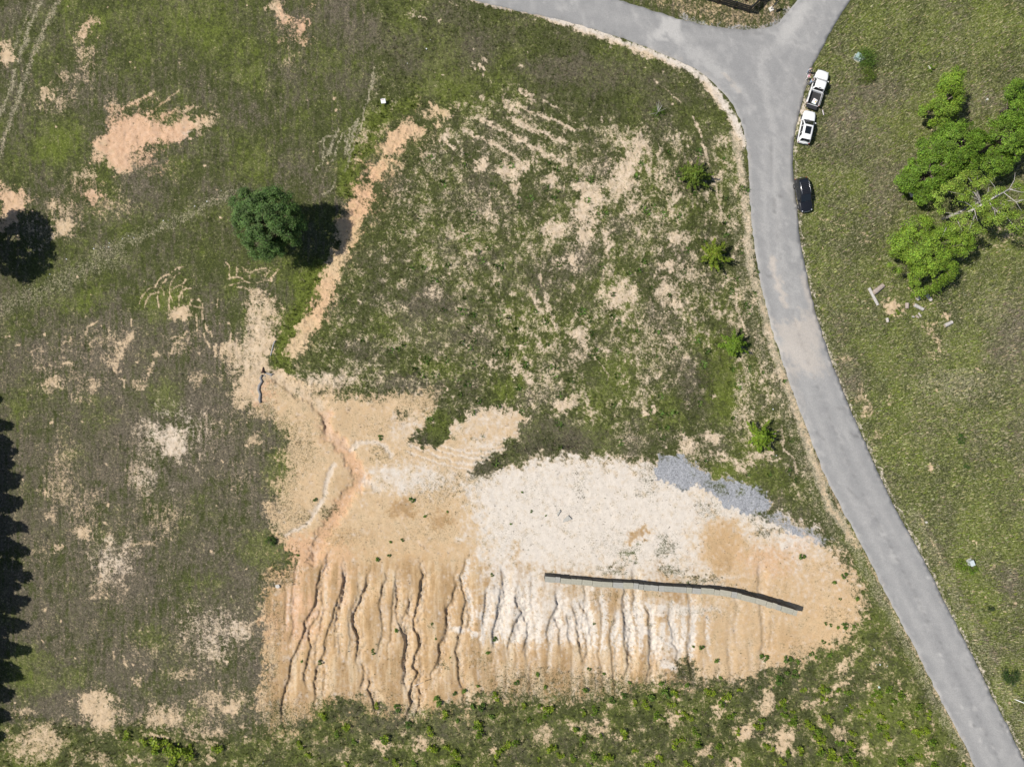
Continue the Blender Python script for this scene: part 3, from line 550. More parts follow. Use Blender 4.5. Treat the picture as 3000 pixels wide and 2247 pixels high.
# salmon clay and darker tan subsoil; the tan also mimics the slope's dimmer tilt
SA, TN = zeros(), zeros()
for a in [(420,400,180,130,1.),(30,590,120,90,.55),(260,580,80,60,.7),(270,80,70,80,.4),(880,60,80,100,.9),(1070,560,110,120,.7),(1170,400,90,80,.5),(950,880,70,120,.45),(880,1640,110,90,.7),(860,1800,100,120,.75),(990,1680,70,120,.5),(2250,1640,110,60,.5),(2330,1590,70,40,.6),(770,1150,30,50,.7)]: blob(SA, a[0], a[1], a[2], a[3], a[4], 0, 20, 'max')
stroke(SA, tM(430,330,440,470,560,560,640,700,720,830,600,980,540,1100,400,1290,330,1480), 40, .7, 18, 8, 'max')
TN = slope_m * np.clip(.62 + .22 * streak + .10 * n_mid - .9 * rill, 0, 1) * (1 - sstep(2030, 2130, GV) * .6)  # slope toned down in colour for its dimmer south tilt, banks kept pale
for a in [(1180,1490,48,32,.9),(1300,1525,44,24,.8),(1870,1567,40,24,.8),(2120,1600,70,90,.35),(2120,1650,40,40,.5),(1510,1613,22,26,.5),(1540,1655,36,22,.35),(1150,1240,60,30,.3),(1010,1230,70,60,.3),(1000,1420,50,50,.4),(2280,1860,90,50,.3),(1030,1570,120,30,.35),(1480,1195,60,20,.3),(2050,1850,120,80,.25)]: blob(TN, a[0], a[1], a[2], a[3], a[4], 0, 12, 'max')
for R_ in (SA, TN): np.clip(R_, 0, 1, out=R_)
# ------------------------------------------------------------------ ground sheet
def spacing(a, b, fa, fb, step, fine):
    return np.concatenate([np.arange(a, fa, step), np.arange(fa, fb, fine), np.arange(fb, b, step)])
gu = spacing(U0, U1, 790, 2060, 3.5, 2.7); gv = spacing(V0, V1, 1630, 2120, 3.5, 2.7)
far = np.array([20, 60, 150, 400, 1000, 3000, 9000, 30000.])
gu = np.concatenate([U0 - far[::-1], gu, gu[-1] + far]); gv = np.concatenate([V0 - far[::-1], gv, gv[-1] + far])
UU, VV = np.meshgrid(gu, gv); uu, vv = UU.ravel(), VV.ravel()
P = MPa(uu, vv)
P[:, 2] += np.where((uu < U0 - 1) | (uu > U1 + 1) | (vv < V0 - 1) | (vv > V1 + 1), -0.0, 0)
nx, ny = len(gu), len(gv)
ii = (np.arange(ny - 1)[:, None] * nx + np.arange(nx - 1)[None, :]).ravel()
F = np.stack([ii, ii + nx, ii + nx + 1, ii + 1], -1)
mA = np.stack([samp(SO, uu, vv), samp(WH, uu, vv), samp(OR, uu, vv), samp(GR, uu, vv)], -1)
mB = np.stack([samp(LU, uu, vv), samp(BR, uu, vv), samp(ST, uu, vv), samp(DK, uu, vv)], -1)
mC = np.stack([samp(SA, uu, vv), samp(TN, uu, vv), uu * 0, uu * 0 + 1], -1)
me = np_mesh('ground', P, F, attrs={'soil': mA, 'plants': mB, 'tone': mC})
me.polygons.foreach_set('use_smooth', [True] * len(me.polygons))
def ground_material():
    m, t, p = new_mat('ground_soil_and_grass')
    tc = N(t, 'ShaderNodeTexCoord').outputs['Object']
    a = N(t, 'ShaderNodeAttribute'); a.attribute_name = 'soil'; sa = N(t, 'ShaderNodeSeparateColor'); L(t, a.outputs['Color'], sa.inputs[0])
    b = N(t, 'ShaderNodeAttribute'); b.attribute_name = 'plants'; sb = N(t, 'ShaderNodeSeparateColor'); L(t, b.outputs['Color'], sb.inputs[0])
    so_, wh, orr, gr = sa.outputs[0], sa.outputs[1], sa.outputs[2], a.outputs['Alpha']
    lu, br, st, dk = sb.outputs[0], sb.outputs[1], sb.outputs[2], b.outputs['Alpha']
    nf = noise(t, tc, 5.5, 5, .7); nm = noise(t, tc, 1.3, 5, .65); nh = noise(t, tc, 2.8, 4, .65); ng = noise(t, tc, 14, 3, .7)
    nfc = mth(t, 'SUBTRACT', nf, .5); nmc = mth(t, 'SUBTRACT', nm, .5); ngc = mth(t, 'SUBTRACT', ng, .5); nhc = mth(t, 'SUBTRACT', nh, .5)
    # soil
    soil = mixc(t, orr, (.470, .362, .235), (.448, .296, .155))
    c_ = N(t, 'ShaderNodeAttribute'); c_.attribute_name = 'tone'; sc = N(t, 'ShaderNodeSeparateColor'); L(t, c_.outputs['Color'], sc.inputs[0])
    soil = mixc(t, mrange(t, mth(t, 'MULTIPLY_ADD', nmc, .35, sc.outputs[0]), .05, .95), soil, (.505, .312, .188))
    soil = mixc(t, mrange(t, mth(t, 'MULTIPLY_ADD', nmc, .45, sc.outputs[1]), .05, .95), soil, (.325, .213, .108))
    soil = mixc(t, mrange(t, mth(t, 'MULTIPLY_ADD', nmc, .5, wh), 0.05, 1.0), soil, (.54, .485, .420))
    sv = mth(t, 'MULTIPLY_ADD', nfc, .45, mth(t, 'MULTIPLY_ADD', nmc, .35, mth(t, 'MULTIPLY_ADD', ngc, .5, 1.0)))
    vs = N(t, 'ShaderNodeVectorMath', operation='SCALE'); L(t, soil, vs.inputs[0]); L(t, sv, vs.inputs['Scale'])
    soil = vs.outputs[0]
    vor = N(t, 'ShaderNodeTexVoronoi'); vor.inputs['Scale'].default_value = 7.0; L(t, tc, vor.inputs['Vector'])
    grav = mixc(t, vor.outputs['Color'], (.17, .174, .185), (.36, .366, .385))
    soil = mixc(t, mrange(t, mth(t, 'MULTIPLY_ADD', nfc, 1.0, gr), .3, .7), soil, grav)
    # plants: live green, dead thatch, bleached straw, each as fine flecks
    lu2 = mrange(t, mth(t, 'MULTIPLY_ADD', nfc, 1.5, mth(t, 'MULTIPLY_ADD', nhc, .8, lu)), .15, .95)
    green = mixc(t, mrange(t, mth(t, 'MULTIPLY_ADD', nhc, 1.4, lu), .35, 1.15), (.071, .082, .025), (.136, .168, .029))
    br2 = mrange(t, mth(t, 'MULTIPLY_ADD', nfc, 1.6, mth(t, 'MULTIPLY_ADD', nhc, .9, br)), .15, 1.0)
    brown = mixc(t, nh, (.088, .074, .052), (.200, .170, .122))
    pl = mixc(t, br2, green, brown)
    pl = mixc(t, mth(t, 'MULTIPLY', lu2, .60), pl, green)
    straw = mrange(t, mth(t, 'MULTIPLY_ADD', nfc, 1.7, mth(t, 'MULTIPLY_ADD', nhc, .7, st)), .22, .9)
    pl = mixc(t, straw, pl, (.36, .32, .215))
    pv = mth(t, 'MAXIMUM', mth(t, 'MULTIPLY_ADD', nhc, .7, mth(t, 'MULTIPLY_ADD', nfc, 1.8, mth(t, 'MULTIPLY_ADD', ngc, 1.5, .80))), .15)
    vp = N(t, 'ShaderNodeVectorMath', operation='SCALE'); L(t, pl, vp.inputs[0]); L(t, pv, vp.inputs['Scale'])
    pl = mixc(t, mth(t, 'MULTIPLY', dk, .45), vp.outputs[0], (.036, .042, .017))
    # share of bare soil, broken up by the plants
    k = mth(t, 'MULTIPLY_ADD', nfc, 1.25, mth(t, 'MULTIPLY_ADD', nmc, .40, mth(t, 'MULTIPLY_ADD', nhc, .75, mth(t, 'MULTIPLY_ADD', ngc, .6, so_))))
    cov = mrange(t, k, .28, .86)
    col = mixc(t, cov, pl, soil)
    L(t, col, p.inputs['Base Color']); p.inputs['Roughness'].default_value = .95
    p.inputs['Specular IOR Level'].default_value = .15
    bmp = N(t, 'ShaderNodeBump'); bmp.inputs['Distance'].default_value = .10; L(t, mrange(t, cov, 0, 1, .9, .10), bmp.inputs['Strength'])
    h = mth(t, 'MULTIPLY_ADD', ng, .5, nf); L(t, h, bmp.inputs['Height']); L(t, bmp.outputs[0], p.inputs['Normal'])
    return m
ground = link('ground', me, ground_material()); tag(ground, kind='structure')

# ------------------------------------------------------------------ road
RSM = zeros(0.0); RDU = zeros(.25) + .14 * n_mid + .10 * fnoise(120, 1., 81, 2.5, .4, 1.1); RTN = zeros(0.0); RCR = zeros(0.0)
for p, wd, v in [(tC(850,0,700,200,560,330,500,420,560,700,600,900,600,1200,620,1600) + tF(650,100,700,300,740,440), 26, .8), (tC(960,0,820,200,700,360,680,600,690,900,690,1200), 20, .55), (tC(540,900,520,1200,545,1600) + tF(590,60,630,260), 22, .7),
                 (tB(1500,60,2000,170,2200,250) + tC(200,240,400,300,500,420), 20, .5), (tF(640,560,760,640,830,780), 60, .8), (tC(560,195,700,290,880,345), 12, .85), (tB(1400,20,2000,130), 16, .4)]:
    stroke(RDU, p, wd, v, wd * .9, 6, 'max')
for f_ in (.28, .72):
    pl_ = []
    for (a, b_) in zip(ROAD_R[14:36], range(22)):
        lu_ = np.interp(a[1], [p[1] for p in ROAD_L[::-1]][:0] or [p[1] for p in reversed(ROAD_L[:26])], [p[0] for p in reversed(ROAD_L[:26])]); pl_.append((lu_ + (a[0] - lu_) * f_, a[1]))
    stroke(RDU, pl_, 34, .55, 22, 4, 'max')
poly(RDU, tB(2060,140,2120,90,2209,110,2209,300,2060,250,1960,230), .95, 14, 10, 'max')
poly(RDU, tC(0,240,200,350,300,470,250,560,100,430,0,370), .7, 20, 8, 'max')
poly(RDU, tC(740,0,860,0,760,240,640,330,600,210), .85, 24, 8, 'max')
poly(RTN, tF(560,410,700,420,820,320,850,300,930,540,880,620,960,720,860,800,780,760,700,830,650,650,590,520), .62, 24, 14, 'max')
stroke(RTN, tF(590,20,600,120,640,250,670,320), 22, .75, 9, 5, 'max'); stroke(RTN, tF(770,130,840,310,880,450), 18, .6, 8, 5, 'max')
stroke(RTN, tF(740,420,745,470), 20, .8, 8, 5, 'max'); stroke(RTN, tC(260,470,330,560,370,590), 14, .55, 6, 5, 'max')
stroke(RTN, tF(650,660,760,900,800,1000), 20, .35, 10, 5, 'max')
for p in [tF(640,690,720,670,800,690), tI(1470,800,1560,740,1650,650,1690,600), tI(1780,960,1850,920), tC(560,190,650,260,880,350)]:
    stroke(RCR, p, 3.0, .8, 1.5, 1.5, 'max')
stroke(RTN, ROAD_R[3:34], 9, .5, 6, 6, 'max'); stroke(RTN, ROAD_L[2:34], 9, .45, 6, 6, 'max')
mid_ = []
for a in ROAD_R[8:36]:
    lu_ = float(np.interp(a[1], [p[1] for p in reversed(ROAD_L[:26])], [p[0] for p in reversed(ROAD_L[:26])])); mid_.append((lu_ * .48 + a[0] * .52, a[1]))
stroke(RSM, mid_, 2.6, .55, 1.6, 1.2, 'max')
for k_ in range(16):
    a = mid_[int(rs.integers(3, len(mid_) - 3))]; q_ = rs.uniform(-60, 60); ln_ = rs.uniform(18, 50); an_ = rs.uniform(-.5, .5) + (0 if k_ % 3 else 1.2)
    stroke(RSM, [(a[0] + q_, a[1]), (a[0] + q_ + ln_ * .5 * math.cos(an_), a[1] + ln_ * .5 * math.sin(an_) + 3), (a[0] + q_ + ln_ * math.cos(an_), a[1] + ln_ * math.sin(an_))], 2.4, .8, 1.4, 2.5, 'max')
for p in [tC(370,620,390,760,410,880,425,1000,428,1250,445,1430), tC(0,175,200,190,400,215,540,220), tB(1400,110,1800,230,2150,370)]: stroke(RSM, p, 3, .5, 2, 2, 'max')
for x, y in [(1655,925),(1890,1275),(1865,1380),(1810,1262),(1720,1430),(1920,1480),(2010,1520),(1280,300),(1590,430)]:
    u, v = tI(x, y)[0]; blob(RDU, u, v, 7, 9, 1.0, .4, 2, 'max')
out = chaikin(ROAD, 2)
def resample(p, step):
    q = []
    for a, b in zip(p, p[1:] + p[:1]):
        n = max(1, int(math.hypot(b[0] - a[0], b[1] - a[1]) / step))
        for i in range(n): q.append((a[0] + (b[0] - a[0]) * i / n, a[1] + (b[1] - a[1]) * i / n))
    return q
out = resample(out, 9)
out = [(u + 1.0 * float(samp(WX1, u, v)) + .7 * float(samp(WX2, u, v)), v + 1.0 * float(samp(WY1, u, v)) + .7 * float(samp(WY2, u, v))) for u, v in out]
px, py = np.meshgrid(np.arange(900, 3100, 9.0), np.arange(-180, 2430, 9.0)); px = px.ravel(); py = py.ravel()
ins = inside(px, py, out) & (segd(px, py, out, True) > 5)
pin = np.stack([px[ins], py[ins]], -1)
allp = [Vector(((u - CU) / PPM, (CV - v) / PPM)) for u, v in out] + [Vector(((u - CU) / PPM, (CV - v) / PPM)) for u, v in pin]
no = len(out)
rv, re, rf, _, _, _ = geometry.delaunay_2d_cdt(allp, [], [list(range(no))], 1, 1e-5)
rv = np.array([(v.x, v.y) for v in rv]); ru, rvv = rv[:, 0] * PPM + CU, CV - rv[:, 1] * PPM
ed = segd(ru, rvv, out, True)
crown_z = 0.012 + 0.045 * sstep(0, 60, ed)
V3 = np.stack([rv[:, 0], rv[:, 1], crown_z], -1)
F3 = np.array([list(f) for f in rf if len(f) == 3])
rme = np_mesh('road', V3, F3, attrs={'wear': np.stack([samp(RDU, ru, rvv), samp(RTN, ru, rvv), samp(RCR, ru, rvv), samp(RSM, ru, rvv)], -1)})
bm = bmesh.new(); bm.from_mesh(rme)
be = [e for e in bm.edges if len(e.link_faces) == 1]
g = bmesh.ops.extrude_edge_only(bm, edges=be)
for v in [x for x in g['geom'] if isinstance(x, bmesh.types.BMVert)]: v.co.z -= .09
bmesh.ops.recalc_face_normals(bm, faces=bm.faces)
bm.to_mesh(rme); bm.free()
def road_material():
    m, t, p = new_mat('asphalt')
    tc = N(t, 'ShaderNodeTexCoord').outputs['Object']
    a = N(t, 'ShaderNodeAttribute'); a.attribute_name = 'wear'; s = N(t, 'ShaderNodeSeparateColor'); L(t, a.outputs['Color'], s.inputs[0])
    n1 = noise(t, tc, .5, 5, .6); n2 = noise(t, tc, 9, 3, .7); n3 = noise(t, tc, 2.2, 4, .6)
    base = mixc(t, n1, (.205, .202, .200), (.262, .258, .252))
    dust = mrange(t, mth(t, 'MULTIPLY_ADD', mth(t, 'SUBTRACT', n3, .5), .22, s.outputs[0]), .1, 1.2, 0, .85)
    base = mixc(t, dust, base, (.42, .405, .385))
    base = mixc(t, mrange(t, mth(t, 'MULTIPLY_ADD', mth(t, 'SUBTRACT', n3, .5), .3, s.outputs[1]), .1, .95, 0, .75), base, (.46, .40, .34))
    base = mixc(t, mth(t, 'MULTIPLY', s.outputs[2], .5), base, (.34, .33, .32))
    base = mixc(t, mth(t, 'MULTIPLY', a.outputs['Alpha'], .7), base, (.09, .088, .086))
    f = mrange(t, n2, .2, .8, .84, 1.16)
    v = N(t, 'ShaderNodeVectorMath', operation='SCALE'); L(t, base, v.inputs[0]); L(t, f, v.inputs['Scale'])
    L(t, v.outputs[0], p.inputs['Base Color']); p.inputs['Roughness'].default_value = .88
    b = N(t, 'ShaderNodeBump'); b.inputs['Strength'].default_value = .3; b.inputs['Distance'].default_value = .02
    L(t, n2, b.inputs['Height']); L(t, b.outputs[0], p.inputs['Normal'])
    return m
road = link('road', rme, road_material()); tag(road, kind='structure')
# ------------------------------------------------------------------ grass, weeds, flowers, stones: uncountable stuff
def grass(name, u, v, h, spread, blades, width, col, lean=(0, 0), jit=.25, mat=None, seed=0, label=None, cat='grass', up=1.0):
    """tufts of bent blades; col (n,3) own colour of each tuft"""
    r = np.random.default_rng(seed); n = len(u)
    base = MPa(u, v, -0.02)
    B = np.repeat(base, blades, 0); H = np.repeat(h, blades); SP = np.repeat(spread, blades); Cc = np.repeat(col, blades, 0)
    k = len(B); ang = r.uniform(0, 2 * np.pi, k); rad = np.sqrt(r.uniform(0, 1, k)) * SP
    d = np.stack([np.cos(ang), np.sin(ang)], -1)
    off = d * (rad * .45)[:, None]
    tip = d * (rad * 1.0)[:, None] + np.array(lean)[None] * H[:, None]
    hz = H * r.uniform(.55, 1.1, k) * up
    pn = np.stack([-d[:, 1], d[:, 0]], -1) * (width * r.uniform(.6, 1.4, k))[:, None]
    V = np.zeros((k, 3, 3)); 
    V[:, 0, :2] = B[:, :2] + off + pn; V[:, 1, :2] = B[:, :2] + off - pn; V[:, 2, :2] = B[:, :2] + tip
    V[:, 0, 2] = B[:, 2]; V[:, 1, 2] = B[:, 2]; V[:, 2, 2] = B[:, 2] + hz
    cj = np.clip(Cc * (1 + jit * r.standard_normal((k, 1))) * (1 + .08 * r.standard_normal((k, 3))), .01, .8)
    T = np.repeat(cj, 3, 0)
    me = np_mesh(name, V.reshape(-1, 3), np.arange(k * 3).reshape(-1, 3), tint=T)
    o = link(name, me, mat or tint_mat('grass_blades', .8, .3)); tag(o, label, cat, None, 'stuff')
    return o
def scatter(n, dens, seed, box=(-40, -40, 3040, 2290)):
    r = np.random.default_rng(seed)
    u = r.uniform(box[0], box[2], n * 3); v = r.uniform(box[1], box[3], n * 3)
    k = r.uniform(0, 1, n * 3) < samp(dens, u, v) 
    return u[k][:n], v[k][:n], r
offroad = 1 - sstep(0.02, .2, road_m)
def plant_col(u, v, r, green_gain=1.0):
    lu = samp(LU, u, v) + .22 * r.standard_normal(len(u)); br = samp(BR, u, v) + .22 * r.standard_normal(len(u)); st = samp(ST, u, v) + .15 * r.standard_normal(len(u))
    g0, g1 = np.array([.064, .074, .024]), np.array([.142, .176, .032]); b0, b1 = np.array([.10, .083, .062]), np.array([.23, .195, .145])
    g = g0 + (g1 - g0) * np.clip((lu - .35) / .7, 0, 1)[:, None]
    b = b0 + (b1 - b0) * r.uniform(0, 1, (len(u), 1))
    m = np.clip((br - .42) / .35 - (lu - .5) * 1.1, 0, 1)[:, None]
    c = g * green_gain * (1 - m) + b * m
    s = np.clip((st - .3) / .4, 0, 1)[:, None]
    pale = (r.uniform(0, 1, (len(u), 1)) < .14) * .75
    c = c * (1 - pale) + np.array([.27, .24, .165]) * pale
    return c * (1 - s) + np.array([.36, .32, .2]) * s
# tall rough grass of the central lot: fine tufts, then big dark rosettes
u, v, r = scatter(30000, np.clip((1.0 - SO * 1.6), 0, 1) * central * (1 - pad) * offroad, 31)
grass('grass', u, v, r.uniform(.16, .38, len(u)), r.uniform(.15, .4, len(u)), 6, .030, plant_col(u, v, r), seed=1, label='rough green and brown grass covering the vacant lot')
dn = np.clip(.25 + .5 * n_mid, 0, 1) * np.clip(1.1 - SO, 0, 1) * central * (1 - pad) * offroad * sstep(380, 560, GV) * sstep(1100, 1500, GU + GV * .15)
u, v, r = scatter(2400, dn, 32)
c = np.array([.092, .150, .032]) * r.uniform(.75, 1.5, (len(u), 1)) * np.array([1., 1., 1.])
grass('rosette_weeds', u, v, r.uniform(.3, .6, len(u)), r.uniform(.4, .9, len(u)), 30, .075, c, jit=.3, seed=2, label='leafy green weed rosettes dotted over the lot', cat='weeds')
# long windswept grass right of the road
u, v, r = scatter(34000, np.clip(1 - SO * 1.5, 0, 1) * right * offroad, 33)
grass('meadow_grass', u, v, r.uniform(.2, .42, len(u)), r.uniform(.12, .3, len(u)), 5, .035, plant_col(u, v, r, 1.1) * 1.6, lean=(.75, .45), seed=3, label='long windswept grass on the meadow right of the road')
# mown field on the left
u, v, r = scatter(26000, np.clip(1 - SO * 1.4, 0, 1) * left * (1 - pad) * offroad, 34)
grass('mown_grass', u, v, r.uniform(.05, .14, len(u)), r.uniform(.1, .25, len(u)), 4, .03, plant_col(u, v, r), seed=4, label='short mown grass and thatch on the left field')
# rank growth: foot of the slope, drainage strip, brush ridge
u, v, r = scatter(21000, np.clip(np.maximum(np.maximum(DK, strip), bottom * .6) * np.clip(1.2 - SO * 1.3, .1, 1), 0, 1) * offroad, 35)
grass('rank_weeds', u, v, r.uniform(.2, .6, len(u)), r.uniform(.2, .5, len(u)), 8, .04, plant_col(u, v, r, 1.1), seed=5, label='rank weeds at the foot of the slope and along the ditch', cat='weeds')
# thin dry stalks on bare ground
dn = pad * np.clip(.12 + .35 * n_mid + .2 * n_fine, 0, 1) * (1 - .8 * sstep(1640, 1700, GV) * (1 - sstep(1900, 1990, GV))) * offroad
u, v, r = scatter(9000, dn, 36)
c = np.where(r.uniform(0, 1, (len(u), 1)) < .25, np.array([[.06, .09, .025]]), np.array([[.085, .068, .045]]))
grass('dry_stalks', u, v, r.uniform(.1, .3, len(u)), r.uniform(.08, .26, len(u)), 5, .03, c, seed=6, label='sparse dry stalks standing on the bare sandy pad', cat='weeds')
# clumps of grey dead brush
dn = zeros()
for a in [(1420,1938,18,12),(1418,1945,30,12),(1040,1900,26,14),(1100,1930,16,16),(1150,1935,16,12),(1100,1965,10,14),(1172,1210,34,16),(800,1665,34,30),(790,1640,28,24),(1990,1965,34,36),(1940,1990,16,20),(1280,1945,24,16),(700,2120,26,14),(660,2150,20,12),(1110,1480,14,12),(1010,2060,60,26),(1060,2090,50,20),(1480,2080,50,20),(2120,2000,40,24),(1840,2030,40,16),(960,1500,24,24),(905,1540,26,20),(1110,1335,16,16),(805,1790,20,40),(790,1560,24,16),(885,1120,24,10)]:
    blob(dn, a[0], a[1], a[2], a[3], .9, 0, 5, 'max')
u, v, r = scatter(3800, dn, 37)
grass('dead_brush', u, v, r.uniform(.15, .5, len(u)), r.uniform(.15, .5, len(u)), 8, .022, np.array([.135, .112, .092]) * r.uniform(.5, 1.4, (len(u), 1)), seed=7, label='grey leafless brush clumps on the slope and pad', cat='brush')
# white wildflowers and pale grey seed heads
dn = zeros()
for p, wd, val in [(tA(620,1630,900,1520,1160,1410,1330,1300,1480,1210), 16, .8), (tD(0,330,200,230,330,110,440,60,640,10), 14, .45), (tD(330,230,520,140,700,70), 14, .6), (tD(20,350,150,310), 16, .3)]: stroke(dn, p, wd, val, wd * .4, 8, 'max')
for a in [(2560,1880,50,30,.8),(2580,1930,40,40,.5),(2520,1850,16,14,.8),(2585,1980,20,24,.5),(2290,1392,22,18,.9),(2235,1385,14,10,.6),(1790,1163,12,8,.8),(2290,1350,20,20,.25),(2420,2010,40,30,.25),(2330,2010,50,20,.2),(780,2230,40,18,.5),(1230,240,50,20,.25),(1200,200,60,30,.25),(1280,140,70,30,.16),(2160,1020,12,10,.4),(2450,1480,30,20,.3),(2260,1190,14,16,.4),(2660,1230,50,90,.10),(2520,1040,20,20,.3),(1330,2190,60,20,.2),(2300,1440,20,40,.35),(800,1690,24,26,.25),(850,1360,30,30,.12),(2500,2080,60,40,.2)]:
    blob(dn, a[0], a[1], a[2], a[3], a[4], 0, 8, 'max')
u, v, r = scatter(3400, dn, 38)
b = MPa(u, v, 0); b[:, 2] += r.uniform(.2, .5, len(u)); n = len(u)
sz = r.uniform(.035, .085, n); th = r.uniform(0, 6.28, n)
q = np.array([[-1, -1], [1, -1], [1, 1], [-1, 1]]); V = np.zeros((n, 4, 3))
for k in range(4):
    x = q[k, 0] * np.cos(th) - q[k, 1] * np.sin(th); y = q[k, 0] * np.sin(th) + q[k, 1] * np.cos(th)
    V[:, k] = b + np.stack([x * sz, y * sz, r.uniform(-.04, .04, n)], -1)
T = np.repeat(np.array([.62, .64, .66]) * r.uniform(.6, 1.1, (n, 1)), 4, 0)
o = link('wildflowers', np_mesh('wildflowers', V.reshape(-1, 3), np.arange(n * 4).reshape(-1, 4), tint=T), tint_mat('petals', .8, .2)); tag(o, 'small white wildflower heads scattered in the grass', 'flowers', None, 'stuff')
# gravel stones and soil clods
def stones(name, u, v, s, col, seed, label, cat):
    r = np.random.default_rng(seed); n = len(u); b = MPa(u, v, 0)
    oc = np.array([[1, 0, 0], [0, 1, 0], [-1, 0, 0], [0, -1, 0], [0, 0, 1], [0, 0, -1]], float)
    fc = np.array([[0, 1, 4], [1, 2, 4], [2, 3, 4], [3, 0, 4], [1, 0, 5], [2, 1, 5], [3, 2, 5], [0, 3, 5]])
    V = oc[None] * s[:, None, None] * r.uniform(.6, 1.3, (n, 6, 3)) ; V[:, :, 2] *= .7
    th = r.uniform(0, 6.28, n); cx, sx = np.cos(th)[:, None], np.sin(th)[:, None]
    X = V[:, :, 0] * cx - V[:, :, 1] * sx; Y = V[:, :, 0] * sx + V[:, :, 1] * cx
    V[:, :, 0], V[:, :, 1] = X, Y
    V += b[:, None, :]; V[:, :, 2] += (s * .25)[:, None]
    F = (fc[None] + 6 * np.arange(n)[:, None, None]).reshape(-1, 3)
    T = np.repeat(col * r.uniform(.75, 1.25, (n, 1)), 6, 0)
    o = link(name, np_mesh(name, V.reshape(-1, 3), F, tint=T), tint_mat('stone_chips', .9, 0)); tag(o, label, cat, None, 'stuff')
u, v, r = scatter(9000, np.clip(GR * sstep(.5, .9, SO) * (GV > 1000) + .5 * GR * (GV < 300), 0, 1) * offroad, 40)
stones('gravel', u, v, r.uniform(.04, .10, len(u)), np.tile([.31, .315, .33], (len(u), 1)), 1, 'crushed grey gravel spread at the edge of the pad', 'gravel')
dn = zeros()
for p, wd, val in [(tA(620,1630,900,1520,1160,1410,1330,1300,1420,1250), 15, 1.), (tD(330,230,440,180,560,120,700,70), 12, .7), (tD(0,330,200,230,330,110,440,60), 12, .35)]: stroke(dn, p, wd, val, wd * .45, 7, 'max')
u, v, r = scatter(1500, dn * np.clip(.5 + .5 * n_mid, .1, 1), 42)
stones('rubble', u, v, r.uniform(.05, .16, len(u)), np.tile([.46, .47, .49], (len(u), 1)), 3, 'pale stones strewn along the shallow swale in the left field', 'stones')
u, v, r = scatter(9000, np.clip(pad * (.2 + .4 * rill + .12 * n_fine), 0, 1) * offroad, 41)
oc_ = samp(WH, u, v)[:, None]
stones('soil_clods', u, v, r.uniform(.025, .075, len(u)), (1 - oc_) * np.array([.46, .30, .17]) + oc_ * np.array([.58, .50, .42]), 2, 'loose sandy clods on the pad and eroded slope', 'clods')

# ------------------------------------------------------------------ leaves
def leaf_mesh(name, P, Nrm, size, col, seed, jit=.22, aspect=.62):
    """one folded diamond of two triangles per leaf"""
    r = np.random.default_rng(seed); n = len(P)
    Nn = Nrm + .42 * r.standard_normal((n, 3)); Nn /= np.linalg.norm(Nn, axis=1)[:, None]
    t = np.cross(Nn, r.standard_normal((n, 3))); t /= np.linalg.norm(t, axis=1)[:, None] + 1e-9
    b = np.cross(Nn, t); s = size * r.uniform(.65, 1.35, n)
    V = np.stack([P - t * s[:, None], P - b * (s * aspect)[:, None], P + t * s[:, None] - Nn * (s * .25)[:, None], P + b * (s * aspect)[:, None]], 1)
    cc = np.clip(col * (1 + jit * r.standard_normal((n, 1))) * (1 + .07 * r.standard_normal((n, 3))), .006, .7)
    F = np.arange(n * 4).reshape(-1, 4)
    return np_mesh(name, V.reshape(-1, 3), F, tint=np.repeat(cc, 4, 0))
LEAF = tint_mat('leaves', .55, .34)
BARK = simple('bark', (.16, .125, .095), .9, 0, .35, 6, 0, .5)
PALEBARK = simple('pale_bark', (.40, .37, .34), .85, 0, .3, 6, 0, .4)
def crown_points(lobes, ncl, per, crad, r):
    """clusters of leaves near the surface of overlapping lobes (centre, radii)"""
    cl = []; ph = r.uniform(0, 6)
    wts = np.array([l[1][0] * l[1][1] for l in lobes]); wts = wts / wts.sum()
    while len(cl) < ncl:
        c, rd = lobes[r.choice(len(lobes), p=wts)]
        d = r.standard_normal(3); d /= np.linalg.norm(d)
        if d[2] < -.55: continue
        p = np.array(c) + d * np.array(rd) * r.uniform(.62, 1.06)
        if math.sin(p[0] * 1.55 + ph) * math.sin(p[1] * 1.7 + 1.7 * ph) + .35 * math.sin(p[2] * 2.3 + ph) < -.30: continue
        if any((((p - np.array(c2)) / np.array(r2)) ** 2).sum() < .3 for c2, r2 in lobes): continue
        cl.append((p, d))
    P, Nn = [], []
    for p, d in cl:
        k = int(per * r.uniform(.6, 1.4)); q = r.standard_normal((k, 3)); q /= np.linalg.norm(q, axis=1)[:, None]
        q *= (crad * r.uniform(.55, 1.6) * r.uniform(.1, 1.15, (k, 1)) ** .6); q[:, 2] *= .75
        P.append(p + q); Nn.append(np.tile(d * .5 + np.array([0, 0, .8]), (k, 1)) + q * .5)
    return cl, np.concatenate(P), np.concatenate(Nn)
